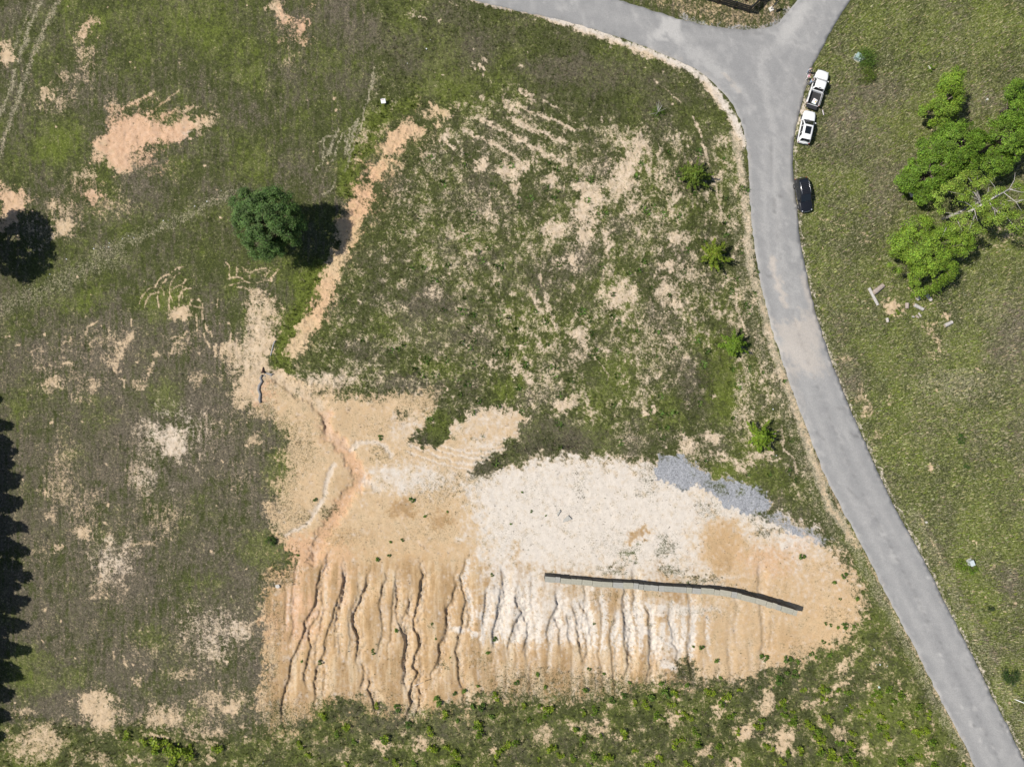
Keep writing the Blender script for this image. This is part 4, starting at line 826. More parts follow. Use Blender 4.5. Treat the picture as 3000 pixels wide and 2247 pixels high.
def tree(name, u, v, zc, lobes, label, col, ncl=120, per=150, crad=.5, leaf=.10, seed=1, th=.22, group=None, bark=None, lean=(0, 0), at_ground=False):
    """(u,v): survey position of the crown centre at height zc; lobes: (dx,dy,z),(rx,ry,rz)"""
    r = np.random.default_rng(seed)
    b = MP(u, v) if at_ground else MPZ(u, v, zc)
    gz = 0.0
    if at_ground: gz = b.z
    root = empty(name, (b.x, b.y, gz), 0, label, 'tree', group)
    cl, P, Nn = crown_points(lobes, ncl, per, crad, r)
    top = max(l[0][2] + l[1][2] * .5 for l in lobes)
    bm = bmesh.new()
    add_tube(bm, [(0, 0, -.15), (.05, .02, top * .3), (lean[0] * .5 - .05, lean[1] * .5 + .05, top * .6), (lean[0], lean[1], top)], [th * 1.25, th, th * .7, th * .22], 8)
    bm_obj('trunk', bm, bark or BARK, root, True)
    bm = bmesh.new()
    for p, d in cl[::4]:
        z0 = max(top * .2, min(top * .9, p[2] * r.uniform(.45, .75))); s0 = np.array([lean[0] * z0 / top, lean[1] * z0 / top, z0])
        mid = (s0 + p) / 2 + np.array([0, 0, .12 * np.linalg.norm(p - s0)]) + .12 * r.standard_normal(3)
        add_tube(bm, [tuple(s0), tuple(mid), tuple(p)], [th * .32, th * .2, th * .07], 5, False)
    bm_obj('branches', bm, bark or BARK, root, True)
    hz = (P[:, 2] - P[:, 2].min()) / max(np.ptp(P[:, 2]), .1)
    cc = np.array(col)[None] * (1 + .25 * np.sin(P[:, :1] * 1.7 + seed) * np.sin(P[:, 1:2] * 1.9))
    link('crown', leaf_mesh('crown', P, Nn, leaf, cc, seed, .36), LEAF, root)
    return root
GREEN = (.052, .098, .022); LIME = (.190, .285, .034); OLIVE = (.145, .240, .028)
tree('broadleaf_tree', 785, 648, 6.6, [((0,0,6.8),(4.2,4.2,3.2)),((-1.8,1.5,7.2),(2.8,2.8,2.4)),((1.5,1.8,7.4),(2.8,2.6,2.4)),((-1.0,-2.7,5.8),(2.7,2.3,2.2)),((1.9,-1.5,6.8),(2.7,2.6,2.4)),((-3.0,-.2,6.2),(2.0,2.3,2.0)),((3.2,-.2,6.0),(1.8,1.8,1.8)),((.2,-3.9,5.0),(1.6,1.4,1.5))],
     'lone dark green round tree on the left field casting shadow onto the sandy bank', (.10, .17, .045), 420, 165, .55, .085, 3)
# the cluster right of the road
tree('broadleaf_tree', 2765, 300, 5.2, [((0,0,5.6),(1.9,2.4,2.6)),((.4,2.4,6.2),(1.3,2.0,1.8)),((-1.2,-1.2,4.4),(1.7,1.8,1.7)),((1.0,-1.6,4.6),(1.6,1.7,1.7))],
     'narrow light green tree at the top of the big clump right of the road', LIME, 150, 140, .48, .095, 5)
tree('broadleaf_tree', 2800, 425, 5.5, [((0,0,5.8),(3.1,2.8,2.8)),((2.2,.6,5.4),(1.7,1.6,1.8)),((-2.4,.2,4.8),(2.2,2.0,2.0)),((.8,-2.0,5.0),(2.2,2.0,2.0))],
     'wide bright green tree in the middle of the clump right of the road', OLIVE, 240, 140, .55, .095, 6)
tree('broadleaf_tree', 2722, 508, 4.4, [((0,0,4.6),(3.2,2.6,2.4)),((-2.4,-.6,3.6),(2.0,1.8,1.7)),((1.4,1.0,5.0),(2.2,2.0,2.0)),((.2,-2.4,3.2),(1.6,1.5,1.5))],
     'spreading green tree with shade at its foot, lower left of the clump', OLIVE, 210, 140, .55, .095, 7)
tree('broadleaf_tree', 2950, 405, 6.0, [((0,0,6.0),(2.9,3.4,3.0)),((.4,3.4,6.8),(1.6,2.4,2.0)),((-.8,-2.8,4.8),(2.2,1.9,1.9)),((1.8,.4,5.6),(1.8,2.2,2.0)),((.2,6.2,7.2),(1.1,1.3,1.2))],
     'tall tree with a narrow upper crown near the right edge', OLIVE, 230, 140, .52, .095, 8, .24)
tree('broadleaf_tree', 3003, 290, 5.0, [((0,0,5),(1.8,1.9,1.7))], 'dark green tree mostly beyond the right edge of the view', (.06, .12, .025), 50, 150, .5, .10, 9)
tree('broadleaf_tree', 2725, 735, 4.6, [((0,0,4.8),(3.8,3.4,2.6)),((-3.6,1.0,4.4),(2.2,2.2,1.9)),((.2,-3.8,3.6),(2.2,2.2,1.8)),((3.2,1.2,5.0),(2.8,2.4,2.1)),((-2.0,3.0,5.0),(2.2,2.0,1.8)),((-3.4,-1.6,3.8),(1.8,1.8,1.6)),((2.0,-2.0,4.2),(2.2,2.0,1.8))],
     'wide yellow green tree above the cut logs', LIME, 330, 140, .55, .095, 10)
# old tree with bare pale limbs
t0 = tree('half_bare_tree', 2845, 610, 6.5, [((-3.2,.9,7.4),(2.8,2.1,1.6)),((1.6,2.0,8.6),(2.2,1.7,1.4)),((-.4,-1.9,7.2),(2.6,2.0,1.6)),((3.2,-1.4,8.2),(1.9,1.6,1.3)),((5.4,-2.4,8.2),(1.4,1.4,1.0)),((-1.2,3.2,7.6),(2.0,1.5,1.2)),((4.4,1.6,9.0),(1.5,1.3,1.0)),((.8,.2,7.8),(1.8,1.6,1.2))],
     'half bare tree showing a pale leaning trunk and bare limbs', (.215, .30, .045), 150, 100, .5, .09, 12, .22, None, PALEBARK, (3.4, 1.8))
def limb(pts, r0, r1, parent):
    n = len(pts); tube('bare_limb', pts, [r0 + (r1 - r0) * i / (n - 1) for i in range(n)], PALEBARK, parent, 6)
limb([(-1.2,-.9,7.4),(.3,0,8.2),(1.8,1.0,8.9),(3.2,1.8,9.4)], .16, .09, t0)
for p in [[(3.2,1.8,9.4),(3.6,2.9,9.8),(3.5,3.8,10.1)],[(3.2,1.8,9.4),(4.6,1.3,9.7),(5.9,1.3,9.9)],[(2.6,1.4,9.2),(4.2,.1,9.3),(5.0,-1.2,9.3)],[(1.8,1.0,8.9),(1.4,2.2,9.2),(.6,3.0,9.4)],[(.3,0,8.2),(-.6,1.0,8.7),(-1.2,1.6,8.9)],[(-.4,-.4,7.8),(-1.7,.4,8.0),(-2.8,.5,8.1)],[(-.4,-.4,7.8),(-.1,-1.5,7.7),(.2,-2.1,7.6)],[(-1.2,-.9,7.4),(-2.6,-1.0,7.3),(-3.9,-.8,7.2)],[(1.0,.5,8.6),(1.4,-.4,8.7),(1.9,-.8,8.8)],[(-2.0,-1.6,6.6),(-1.7,-2.6,6.8),(-1.5,-3.2,6.9)],[(4.2,.1,9.3),(5.2,.4,9.5),(6.1,.1,9.6)],[(-3.2,-2.6,6.2),(-3.6,-3.3,6.3),(-3.9,-4.1,6.2)]]: limb(p, .05, .015, t0)
# trees left of the view whose shadows fall into it
tree('broadleaf_tree', -32, 712, 0, [((0,0,6.4),(4.3,4.6,3.2)),((1.0,2.4,6.4),(2.6,2.6,2.2)),((.8,-2.6,6.0),(2.6,2.4,2.2))], 'round tree just beyond the left edge that shades the soil patch', GREEN, 170, 120, .7, .18, 13, .22, None, None, (0, 0), True)
def pine(u, v, h, rad, seed, label, group=None):
    r = np.random.default_rng(seed); b = MP(u, v)
    root = empty('pine_tree', (b.x, b.y, b.z), r.uniform(0, 6), label, 'tree', group)
    tube('trunk', [(0, 0, -.2), (.05, 0, h * .5), (0, 0, h)], [.26, .17, .03], BARK, root)
    P, Nn = [], []
    for k in range(int(h * 9)):
        z = h * (.06 + .94 * (k + r.uniform()) / (h * 9)); R = rad * (1.02 - z / h) ** .85 * r.uniform(.7, 1.1) + .12; a = r.uniform(0, 6.283)
        nl = int(14 + 36 * R / rad); s = r.uniform(.15, 1, nl) ** .6
        p = np.stack([np.cos(a) * R * s, np.sin(a) * R * s, z - .18 * R * s], -1) + r.standard_normal((nl, 3)) * np.array([.16, .16, .10])
        P.append(p); Nn.append(np.tile([np.cos(a) * .3, np.sin(a) * .3, .9], (nl, 1)))
    P = np.concatenate(P); Nn = np.concatenate(Nn)
    link('crown', leaf_mesh('crown', P, Nn, .38, np.tile([.035, .062, .020], (len(P), 1)), seed, aspect=.4), LEAF, root)
for i, (u, v, h, rd) in enumerate([(-150,1160,10,2.2),(-150,1235,12,2.6),(-150,1310,13,2.9),(-152,1385,14,3.0),(-150,1455,14,3.1),(-150,1530,15,3.2),(-150,1600,15.5,3.3),(-148,1670,16,3.4),(-150,1745,15.5,3.3),(-152,1815,15.5,3.3),(-150,1890,15.5,3.3),(-158,1965,15,3.2),(-160,2030,13,3.0),(-92,1290,8,3.2),(-88,1350,8.5,3.3),(-86,1410,9,3.3),(-86,1470,9,3.3),(-86,1530,9.5,3.4),(-86,1590,9.5,3.4),(-86,1650,9.5,3.4),(-86,1710,9.5,3.4),(-86,1770,9.5,3.4),(-86,1830,9.5,3.4),(-86,1890,9.5,3.4),(-86,1950,9,3.3),(-90,2020,8.5,3.2),(-92,2085,8,3.1),(-95,2150,7,2.9),(-150,2090,12,3.0)]):
    pine(u, v, h, rd, 60 + i, 'dark pine in the row beyond the left edge whose shadow reaches in', 'pines beyond the left edge')

# ------------------------------------------------------------------ saplings and shrubs
def sapling(u, v, h, rad, label, seed, col=OLIVE, name='cedar_sapling'):
    r = np.random.default_rng(seed); b = MPZ(u, v, h * .4)
    root = empty(name, (b.x, b.y, float(samp(Z, b.x * PPM + CU, CV - b.y * PPM))), 0, label, 'tree', 'saplings along the road side of the lot')
    tube('trunk', [(0, 0, -.1), (.03, .02, h * .5), (0, 0, h * .95)], [.07, .05, .012], BARK, root)
    P, Nn = [], []; bm = bmesh.new(); nb = 34
    for k in range(nb):
        f = (k + .5) / nb; z = h * (.06 + .8 * f); a = k * 2.4 + r.uniform(-.4, .4); R = rad * (1.05 - f) ** .7 * r.uniform(.65, 1.15)
        tip = np.array([np.cos(a) * R, np.sin(a) * R, z + .35 * R]); st = np.array([0, 0, z])
        add_tube(bm, [tuple(st), tuple((st + tip) / 2 + np.array([0, 0, .03])), tuple(tip)], [.022, .015, .005], 4, False)
        nl = int(190 * R / rad + 40); s = r.uniform(.12, 1.08, nl)
        p = st + (tip - st) * s[:, None] + r.standard_normal((nl, 3)) * (.06 + .10 * np.sin(np.pi * np.clip(s, 0, 1)))[:, None]
        P.append(p); Nn.append(np.tile([np.cos(a) * .4, np.sin(a) * .4, .8], (nl, 1)))
    bm_obj('branches', bm, BARK, root)
    P = np.concatenate(P); Nn = np.concatenate(Nn)
    link('crown', leaf_mesh('crown', P, Nn, .10, np.tile(col, (len(P), 1)), seed, .28), LEAF, root)
sapling(2032, 515, 3.5, 2.5, 'dark green sapling beside the road curve, second from the junction', 71, (.14, .20, .028))
sapling(2090, 748, 3.4, 2.6, 'yellow green sapling midway along the road side of the lot', 72, (.20, .265, .028))
sapling(2150, 1010, 3.1, 2.3, 'loose sapling with spidery shadow, second from the gravel', 73, (.16, .25, .028))
sapling(2225, 1280, 3.5, 2.6, 'bright green sapling nearest the gravel patch', 74, (.19, .28, .028))
def shrub_mesh(name, rad, h, n, col, seed, leaf=.06):
    r = np.random.default_rng(seed); k = max(4, int(n / 28)); P, Nn = [], []
    for i in range(k):
        a = r.uniform(0, 6.283); R = rad * math.sqrt(r.uniform(.02, 1)); z = h * r.uniform(.35, 1.0) * (1 - .35 * (R / rad) ** 2)
        q = r.standard_normal((28, 3)) * rad * .2
        P.append(np.array([np.cos(a) * R, np.sin(a) * R, z]) + q); Nn.append(np.tile([0, 0, 1.], (28, 1)) + q)
    m = max(3, k // 3)
    P = np.concatenate(P); Nn = np.concatenate(Nn); P[:, 2] = np.maximum(P[:, 2], .03)
    return leaf_mesh(name, P, Nn, leaf, np.tile(col, (len(P), 1)), seed, .3)
def shrub(name, u, v, rad, h, col, label, seed, n=500, leaf=.07, cat='shrub'):
    b = MPZ(u, v, h * .5); gz = float(samp(Z, b.x * PPM + CU, CV - b.y * PPM))
    root = empty(name, (b.x, b.y, gz), 0, label, cat)
    bm = bmesh.new(); r = random.Random(seed)
    for k in range(7):
        a = k * .9 + r.uniform(-.2, .2); q = rad * r.uniform(.3, .8)
        add_tube(bm, [(0, 0, -.05), (q * .4 * math.cos(a), q * .4 * math.sin(a), h * .45), (q * math.cos(a), q * math.sin(a), h * .9)], [.03, .02, .006], 4, False)
    bm_obj('stems', bm, BARK, root)
    link('foliage', shrub_mesh('foliage', rad, h, n, col, seed, leaf), LEAF, root)
    return root
shrub('shrub', 2541, 170, 1.3, 1.6, (.09, .155, .022), 'leafy shrub crowding the green utility box', 81, 1500)
shrub('shrub', 2540, 222, 1.1, .9, (.105, .150, .020), 'low grassy shrub just below the shrub at the utility box', 82, 900)
shrub('shrub', 2728, 201, .4, .6, (.13, .20, .02), 'tiny round shrub beside a pale stone above the tall trees', 83, 250)
shrub('shrub', 2815, 1655, .8, .9, (.14, .21, .02), 'yellow green shrub left of the lower utility box', 84, 500)
shrub('shrub', 2848, 1668, .7, .7, (.125, .20, .022), 'leafy shrub growing over the front of the lower utility box', 85, 450)
shrub('shrub', 2964, 1982, 1.1, 1.3, (.045, .080, .020), 'dark round shrub beside the lower end of the road', 86, 1100)
shrub('shrub', 2906, 1782, .45, .5, (.035, .060, .018), 'small dark shrub in the bright meadow grass', 87, 250)
shrub('shrub', 2812, 1286, .7, .7, (.06, .11, .022), 'dark green seedling bush out on the right meadow', 88, 350)
shrub('shrub', 791, 1584, .7, .9, (.06, .105, .018), 'single dark green bush at the corner of the weed patch', 89, 500)
shrub('shrub', 2631, 914, .4, .35, (.14, .22, .02), 'small bright plant on the sandy spot between the logs', 90, 200)
shrub('shrub', 2672, 869, .35, .4, (.12, .2, .02), 'small bright plant beside the white stump', 91, 200)
shrub('shrub', 2650, 576, .4, .35, (.13, .21, .02), 'small bright plant at the foot of the tree clump', 92, 200)
shrub('shrub', 2832, 1366, .45, .4, (.06, .11, .022), 'small dark plant low on the right meadow', 93, 200)
# thin sapling with dead twigs
b = MPZ(1928, 328, .8); dt = empty('dying_sapling', (b.x, b.y, float(samp(Z, 1925, 330))), 0, 'half dead sapling with bare grey twigs near the road curve', 'tree')
tube('trunk', [(0, 0, -.1), (.1, .1, .7), (.35, .5, 1.8)], [.06, .045, .02], PALEBARK, dt)
bm = bmesh.new(); rr = random.Random(5)
for k in range(9):
    a = rr.uniform(.2, 2.0) if k < 7 else rr.uniform(3, 5); q = rr.uniform(.8, 1.5)
    add_tube(bm, [(.05, .05, .5), (.5 * q * math.cos(a), .5 * q * math.sin(a), 1.0), (q * math.cos(a), q * math.sin(a), 1.5)], [.03, .02, .006], 4, False)
add_tube(bm, [(0, 0, .4), (-.8, -.25, .7), (-1.4, -.45, .9)], [.04, .03, .015], 4, False)
bm_obj('branches', bm, PALEBARK, dt)
link('crown', shrub_mesh('crown', .95, .9, 700, (.10, .165, .018), 5, .055), LEAF, dt)
# small leafy shrubs that colonise the foot of the slope: countable, alike
protos = [shrub_mesh('seedling', .42, .5, 170, c, 100 + i, .075) for i, c in enumerate([(.085, .145, .024), (.11, .18, .026), (.12, .19, .018), (.19, .26, .020)])]
for m_ in protos: m_.materials.append(LEAF)
PL = [(x, y, s, 1) for x, y, s in [(1162,1843,.9),(886,1935,.6),(936,1940,.8),(1092,1912,.7),(1093,1903,.5),(1275,2042,1.3),(1282,2058,1.5),(1168,2070,1.4),(1200,2120,1.3),(1357,2022,1.1),(1334,2031,.8),(1452,1872,.9),(1432,1911,.9),(1573,1976,1.0),(1515,2000,1.0),(1595,2012,.9),(1402,2010,.8),(1408,2066,1.4),(1440,2093,1.3),(1338,2111,1.0),(1385,2070,1.1),(1608,2084,.9),(1712,2015,1.2),(1790,2050,1.2),(1725,1960,.7),(1768,1970,.7),(1845,2000,.8),(1830,2035,1.0),(1905,2035,1.6),(1940,2000,1.2),(1950,2020,1.5),(1960,2030,1.3),(2008,2005,1.1),(2053,1893,.9),(2030,1891,.6),(2101,1933,1.0),(2236,1926,1.5),(2305,1925,1.5),(2337,1933,1.1),(2378,1915,.9),(2390,1922,.8),(2410,1880,.8),(2433,1915,1.2),(2284,1990,1.7),(2302,1966,1.1),(2325,1973,1.4),(2110,1986,.9),(2225,2014,.7),(2265,2014,.5),(2348,1627,1.1),(2470,1683,1.1),(2441,1703,.9),(2507,1754,.9),(2477,1831,1.2),(2500,1831,.8),(2420,1825,.6),(2435,1830,.6),(2452,1838,.8),(2460,1755,.5),(1107,1635,.9),(1140,1628,.6),(1206,1466,1.0),(1247,1512,.7),(1144,1585,.6),(925,1465,.7),(873,1624,.6),(1117,1281,.9),(1440,1684,.6),(1740,1825,.5),(1600,1510,.4),(1529,1440,.5),(1558,1498,.5),(1498,1535,.5),(1267,1827,.5),(1277,1869,.5),(1320,1925,.4),(1310,1500,.5),(1180,1580,.6)]]
rs2 = np.random.default_rng(77)
dn = np.clip(bottom * (.3 + .5 * n_mid) * sstep(900, 1100, GU) + bottom * .4 * sstep(2000, 2300, GU), 0, 1) * offroad
u, v, r = scatter(160, dn, 51, (820, 2010, 2850, 2247))
PL += [(a, b_, float(rs2.uniform(.7, 1.7)), 3 if rs2.uniform() < .55 else 2) for a, b_ in zip(u, v)]
PL += [(x, y, s, 3) for x, y, s in [(461,2178,2.6),(520,2192,2.8),(498,2200,2.0),(556,2205,2.0),(510,2230,2.2),(560,2190,1.4),(375,2150,1.6),(880,2180,1.3),(905,2210,1.2),(640,2190,1.8),(480,2170,1.6),(425,2170,1.5),(2432,2205,1.9),(2445,2215,1.6),(2395,2160,1.6),(2580,2095,1.5),(2590,2125,1.3),(2412,2043,1.2),(2690,2210,1.0),(2500,2230,1.4)]]
for i, (u, v, s, k) in enumerate(PL):
    k = k if k > 1 else int(rs2.integers(0, 2)); o = link('seedling_shrub', protos[k], None)
    o.location = MP(u, v, -.02); o.scale = (s, s, s * float(rs2.uniform(.8, 1.2))); o.rotation_euler = (0, 0, float(rs2.uniform(0, 6)))
    col_w = ('deep green', 'mid green', 'fresh green', 'yellow green')[k]; size_w = 'large' if s > 1.45 else ('tiny' if s < .75 else 'small')
    if v < 1660: where = 'on the upper bare pad'
    elif v < 2010 and u < 1400: where = 'on the gullied orange slope'
    elif v < 2010 and u < 2200: where = 'on the slope below the block wall'
    elif v < 2010: where = 'on the bare soil between wall and road'
    elif u < 800: where = 'in the bottom left corner thicket'
    elif u < 1400: where = 'in the weeds below the deep gullies'
    elif u < 2100: where = 'in the weeds along the bottom edge below the wall'
    else: where = 'in the lower right weed patch by the road'
    tag(o, '%s %s leafy shrublet growing %s' % (size_w, col_w, where), 'shrub', '%s %s shrublets %s' % (size_w, col_w, where))
# ------------------------------------------------------------------ stone block wall
CAP = [simple('capstone_%d' % i, c, .85, 0, .12, 5, 0, .25) for i, c in enumerate([(.310,.295,.235),(.300,.292,.262),(.330,.308,.245),(.285,.278,.240)])]
BLK = simple('shaded_block_stone', (.075, .072, .066), .95, 0, .3, 3, 0, .6)  # stone colour darkened to deepen the shade on the north face
wc = tW(98,150,300,170,550,193,800,206,1000,229,1220,239,1440,254,1620,283,1750,318,1900,362,2092,423)
edges = [98,180,220,305,350,392,475,550,635,718,800,840,880,933,997,1042,1112,1220,1263,1333,1437,1480,1572,1617,1650,1725,1765,1850,1893,1930,1968,2060,2092]
WHT = 1.9
def wall_at(X):
    u = 1560 + X / 2.698; v = np.interp(u, [p[0] for p in wc], [p[1] for p in wc]); return MPZ(u, float(v), WHT)
b0 = wall_at(1050); wall = empty('block_wall', (b0.x, b0.y, 0), 0, 'curved free-standing wall of big stone blocks with pale flat capstones', 'wall')
cube = bpy.data.meshes.new('block'); bm = bmesh.new(); add_box(bm, (0, 0, 0), (1, 1, 1), None, .03); bm.to_mesh(cube); bm.free(); cube.materials.append(BLK)
capm = []
for m_ in CAP:
    k = bpy.data.meshes.new('capstone'); bm = bmesh.new(); add_box(bm, (0, 0, 0), (1, 1, 1), None, .025); bm.to_mesh(k); bm.free(); k.materials.append(m_); capm.append(k)
rr = random.Random(9)
for i in range(len(edges) - 1):
    a, c = wall_at(edges[i]), wall_at(edges[i + 1]); mid = (a + c) / 2; ln = (c - a).length; ang = math.atan2(c.y - a.y, c.x - a.x)
    o = link('capstone', capm[rr.randrange(4)], None, wall); o.location = (mid.x - b0.x + rr.uniform(-.03, .03), mid.y - b0.y + rr.uniform(-.05, .05), WHT - .07 + rr.uniform(-.015, .015)); o.rotation_euler = (0, 0, ang + rr.uniform(-.02, .02)); o.scale = (ln - .035, .80 + rr.uniform(-.05, .06), .15)
    for k in range(3):
        o = link('block', cube, None, wall); sh = (k % 2) * .25
        z0 = -.1 + k * .64; o.location = (mid.x - b0.x + math.cos(ang) * sh * .3, mid.y - b0.y + rr.uniform(-.03, .03), z0 + .32); o.rotation_euler = (0, 0, ang + rr.uniform(-.025, .025)); o.scale = (ln - .03 - rr.uniform(0, .04), .76 + rr.uniform(-.05, .05), .615)

# ------------------------------------------------------------------ loose slabs, logs, boards
CONC = simple('concrete', (.36, .345, .31), .9, 0, .15, 5, 0, .3)
def slab(name, pts, th, tilt, label, cat='slab', mat=CONC):
    us = [p[0] for p in pts]; vs = [p[1] for p in pts]; cu, cv = sum(us) / len(us), sum(vs) / len(vs); b = MP(cu, cv)
    bm = bmesh.new(); lo = [bm.verts.new(((u - cu) / PPM, (cv - v) / PPM, 0)) for u, v in pts]; f = bm.faces.new(lo)
    e = bmesh.ops.extrude_face_region(bm, geom=[f])
    for x in e['geom']:
        if isinstance(x, bmesh.types.BMVert): x.co.z += th
    bmesh.ops.recalc_face_normals(bm, faces=bm.faces)
    bmesh.ops.bevel(bm, geom=bm.edges[:], offset=.015, segments=1, affect='EDGES')
    o = bm_obj(name, bm, mat); o.location = b + Vector((0, 0, -.02)); o.rotation_euler = tilt; return tag(o, label, cat)
slab('concrete_slab', [(1631,1505),(1640,1492),(1643,1496),(1634,1512)], .22, (.0, -.12, 0), 'smaller of two broken slabs lying on the white pad')
slab('concrete_slab', [(1648,1530),(1651,1520),(1665,1509),(1675,1519),(1661,1526)], .2, (.06, -.08, 0), 'larger broken slab lying on the white pad')
slab('white_board', [(2882,288),(2889,285),(2897,291),(2894,300),(2886,298)], .04, (.02, 0, 0), 'flat white board lying in the grass between the tall trees', 'board', simple('white_board', (.55, .55, .52), .7))
slab('limestone_rock', [(2718,195),(2724,193),(2728,199),(2724,205),(2719,203)], .25, (0, 0, 0), 'pale rock beside the tiny round shrub', 'rock', simple('limestone', (.48, .45, .40), .9, 0, .2, 6, 0, .4))
slab('limestone_rock', [(808,1712),(818,1710),(822,1717),(817,1722),(809,1720)], .3, (0, 0, 0), 'pale rock at the upper left rim of the eroded slope', 'rock', simple('limestone', (.48, .45, .40)))
slab('limestone_rock', [(2708,1528),(2714,1526),(2717,1530),(2712,1533)], .2, (0, 0, 0), 'small pale rock on the verge right of the road', 'rock', simple('limestone', (.48, .45, .40)))
slab('pale_bucket_lid', [(2572,2010),(2578,2007),(2582,2011),(2579,2015),(2573,2015)], .06, (0, .1, 0), 'pale greenish lid lying in the weeds at lower right', 'lid', simple('pale_green_plastic', (.55, .66, .62), .5))
WOOD = [simple('weathered_wood_a', (.40, .375, .35), .9, 0, .3, 7, 0, .5), simple('weathered_wood_b', (.33, .27, .235), .9, 0, .35, 7, 0, .5), simple('weathered_wood_c', (.43, .39, .35), .9, 0, .3, 7, 0, .5)]
ENDW = simple('cut_wood_end', (.42, .34, .25), .85, 0, .25, 12)
def log(u0, v0, u1, v1, rad, mi, label, squash=1.0):
    a, c = MP(u0, v0), MP(u1, v1); mid = (a + c) / 2; d = c - a; ln = d.length; r = random.Random(int(u0))
    root = empty('cut_log', (mid.x, mid.y, min(a.z, c.z)), math.atan2(d.y, d.x), label, 'log', 'cut logs on the meadow')
    bm = bmesh.new(); rings = []; n = 7; sd = 12
    for i in range(n):
        x = ln * (i / (n - 1) - .5); rad_i = rad * (1.06 - .14 * i / (n - 1)) * r.uniform(.95, 1.05)
        rings.append([bm.verts.new((x, math.cos(6.283 * k / sd) * rad_i * r.uniform(.92, 1.06), rad * .9 * squash + math.sin(6.283 * k / sd) * rad_i * squash * r.uniform(.92, 1.06))) for k in range(sd)])
    for p, q in zip(rings, rings[1:]):
        for k in range(sd): bm.faces.new((p[k], p[(k + 1) % sd], q[(k + 1) % sd], q[k]))
    bmesh.ops.recalc_face_normals(bm, faces=bm.faces); bm_obj('bark', bm, WOOD[mi], root, True)
    for s in (0, -1):
        bm = bmesh.new(); bm.faces.new([bm.verts.new((ln * (-.5 if s == 0 else .5), math.cos(6.283 * k / sd) * rad * .97, rad * .9 * squash + math.sin(6.283 * k / sd) * rad * .97 * squash)) for k in range(sd)])
        bm_obj('cut_end', bm, ENDW, root)
log(2556,859,2585,837,.34,1,'short thick brown log lying across the thin white log'); log(2545,844,2570,894,.22,0,'long thin white log at the left end of the log pile')
log(2700,848,2726,881,.27,2,'pale log lying under the edge of the yellow green tree'); log(2676,893,2702,907,.27,0,'pale grey log in the middle of the pile with soil beside it')
log(2655,888,2655,904,.26,1,'short upright-cut stub beside the sandy spot'); log(2765,955,2786,944,.28,0,'grey log lying alone at the right, below the other logs')
log(2684,872,2690,878,.3,0,'chunky white stump piece next to a small green plant'); log(2597,932,2599,944,.2,2,'small grey wood chunk below the sandy spot')
log(2670,927,2677,929,.14,0,'small broken white piece at the left of the splintered wood'); log(2682,925,2690,931,.15,1,'middle broken piece of the splintered wood'); log(2690,917,2697,928,.13,2,'right broken piece of the splintered wood')
log(2666,564,2672,578,.35,0,'grey stump at the foot of the tree clump')
stk = tube('fallen_stick', [tuple(MPZ(*tJ(1345,1205)[0], -1.9)), tuple(MPZ(*tJ(1420,1178)[0], -1.8))], [.06, .04], WOOD[2], None); tag(stk, 'pale stick bridging the deepest gully', 'stick')

# ------------------------------------------------------------------ utility boxes, signs, posts
GBOX = simple('utility_green', (.30, .40, .375), .55, .1, .08, 4)
WBOX = simple('utility_pale', (.50, .55, .56), .5, .1, .06, 4)
def utility_box(u, v, rz, sx, sy, h, mat, label, lid=True):
    b = MPZ(u, v, h); root = empty('utility_box', (b.x, b.y, 0), rz, label, 'utility box')
    z0 = float(samp(Z, b.x * PPM + CU, CV - b.y * PPM)); root.location.z = z0
    box('pad', (0, 0, .04), (sx + .25, sy + .25, .12), CONC, root, None, .02)
    box('cabinet', (0, 0, .1 + h * .45), (sx, sy, h * .9), mat, root, None, .03)
    box('lid', (0, 0, .1 + h * .92), (sx + .06, sy + .06, h * .08), mat, root, (0.04, 0, 0), .02)
    box('latch', (0, -sy / 2 - .015, .1 + h * .55), (.1, .03, .16), simple('latch_steel', (.3, .3, .3), .4, .8), root)
utility_box(2517, 164, math.radians(-32), .8, .72, .75, GBOX, 'pale green utility cabinet half hidden by a shrub near the pickup')
utility_box(2525, 173, math.radians(25), .8, .34, .45, WBOX, 'low pale utility pedestal in front of the green cabinet')
utility_box(2847, 1649, math.radians(-68), .75, .55, .7, WBOX, 'pale utility cabinet with a shrub at its side, lower right meadow')
# tilted yard sign
WHITE = simple('white_sign', (.80, .80, .79), .5, 0, .05)
b = MP(1124, 295); yard = empty('yard_sign', b, 0, 'small white sign on a short post in the long grass left of the lot', 'sign')
tube('post', [(0, .05, -.1), (0, 0, .75)], .03, WHITE, yard)
box('panel', (.05, -.34, .62), (.68, .62, .03), WHITE, yard, (math.radians(24), 0, .12), .008)
box('printed_band', (-.02, -.19, .708), (.42, .14, .008), simple('faded_print', (.55, .42, .44), .6), yard, (math.radians(24), 0, .12))
# black rail fence
BLACK = simple('black_paint', (.018, .018, .019), .55, 0, .2, 6)
def fence(pts, label):
    P_ = [MP(*p) for p in pts]; root = empty('rail_fence', P_[0], 0, label, 'fence')
    for p in P_: box('post', p - P_[0] + Vector((0, 0, .88)), (.19, .19, 1.84), BLACK, root, None, .015)
    for a, c in zip(P_, P_[1:]):
        d = c - a; ang = math.atan2(d.y, d.x)
        for k in range(4): box('rail', (a + c) / 2 - P_[0] + Vector((0, 0, .30 + k * .42)), (d.length, .05, .30), BLACK, root, (0, 0, ang))
fence([(1961,-31),(2008,-17),(2055,-3),(2102,11),(2149,25),(2192,37)], 'black four-rail fence running left from its corner post above the junction')
fence([(2194,35),(2228,2),(2262,-31)], 'black fence leg running off the top edge beside the sign post')
b = MP(2259, 28); sp = empty('sign_post', b, 0, 'dark sign post standing on a pale square base at the junction', 'sign')
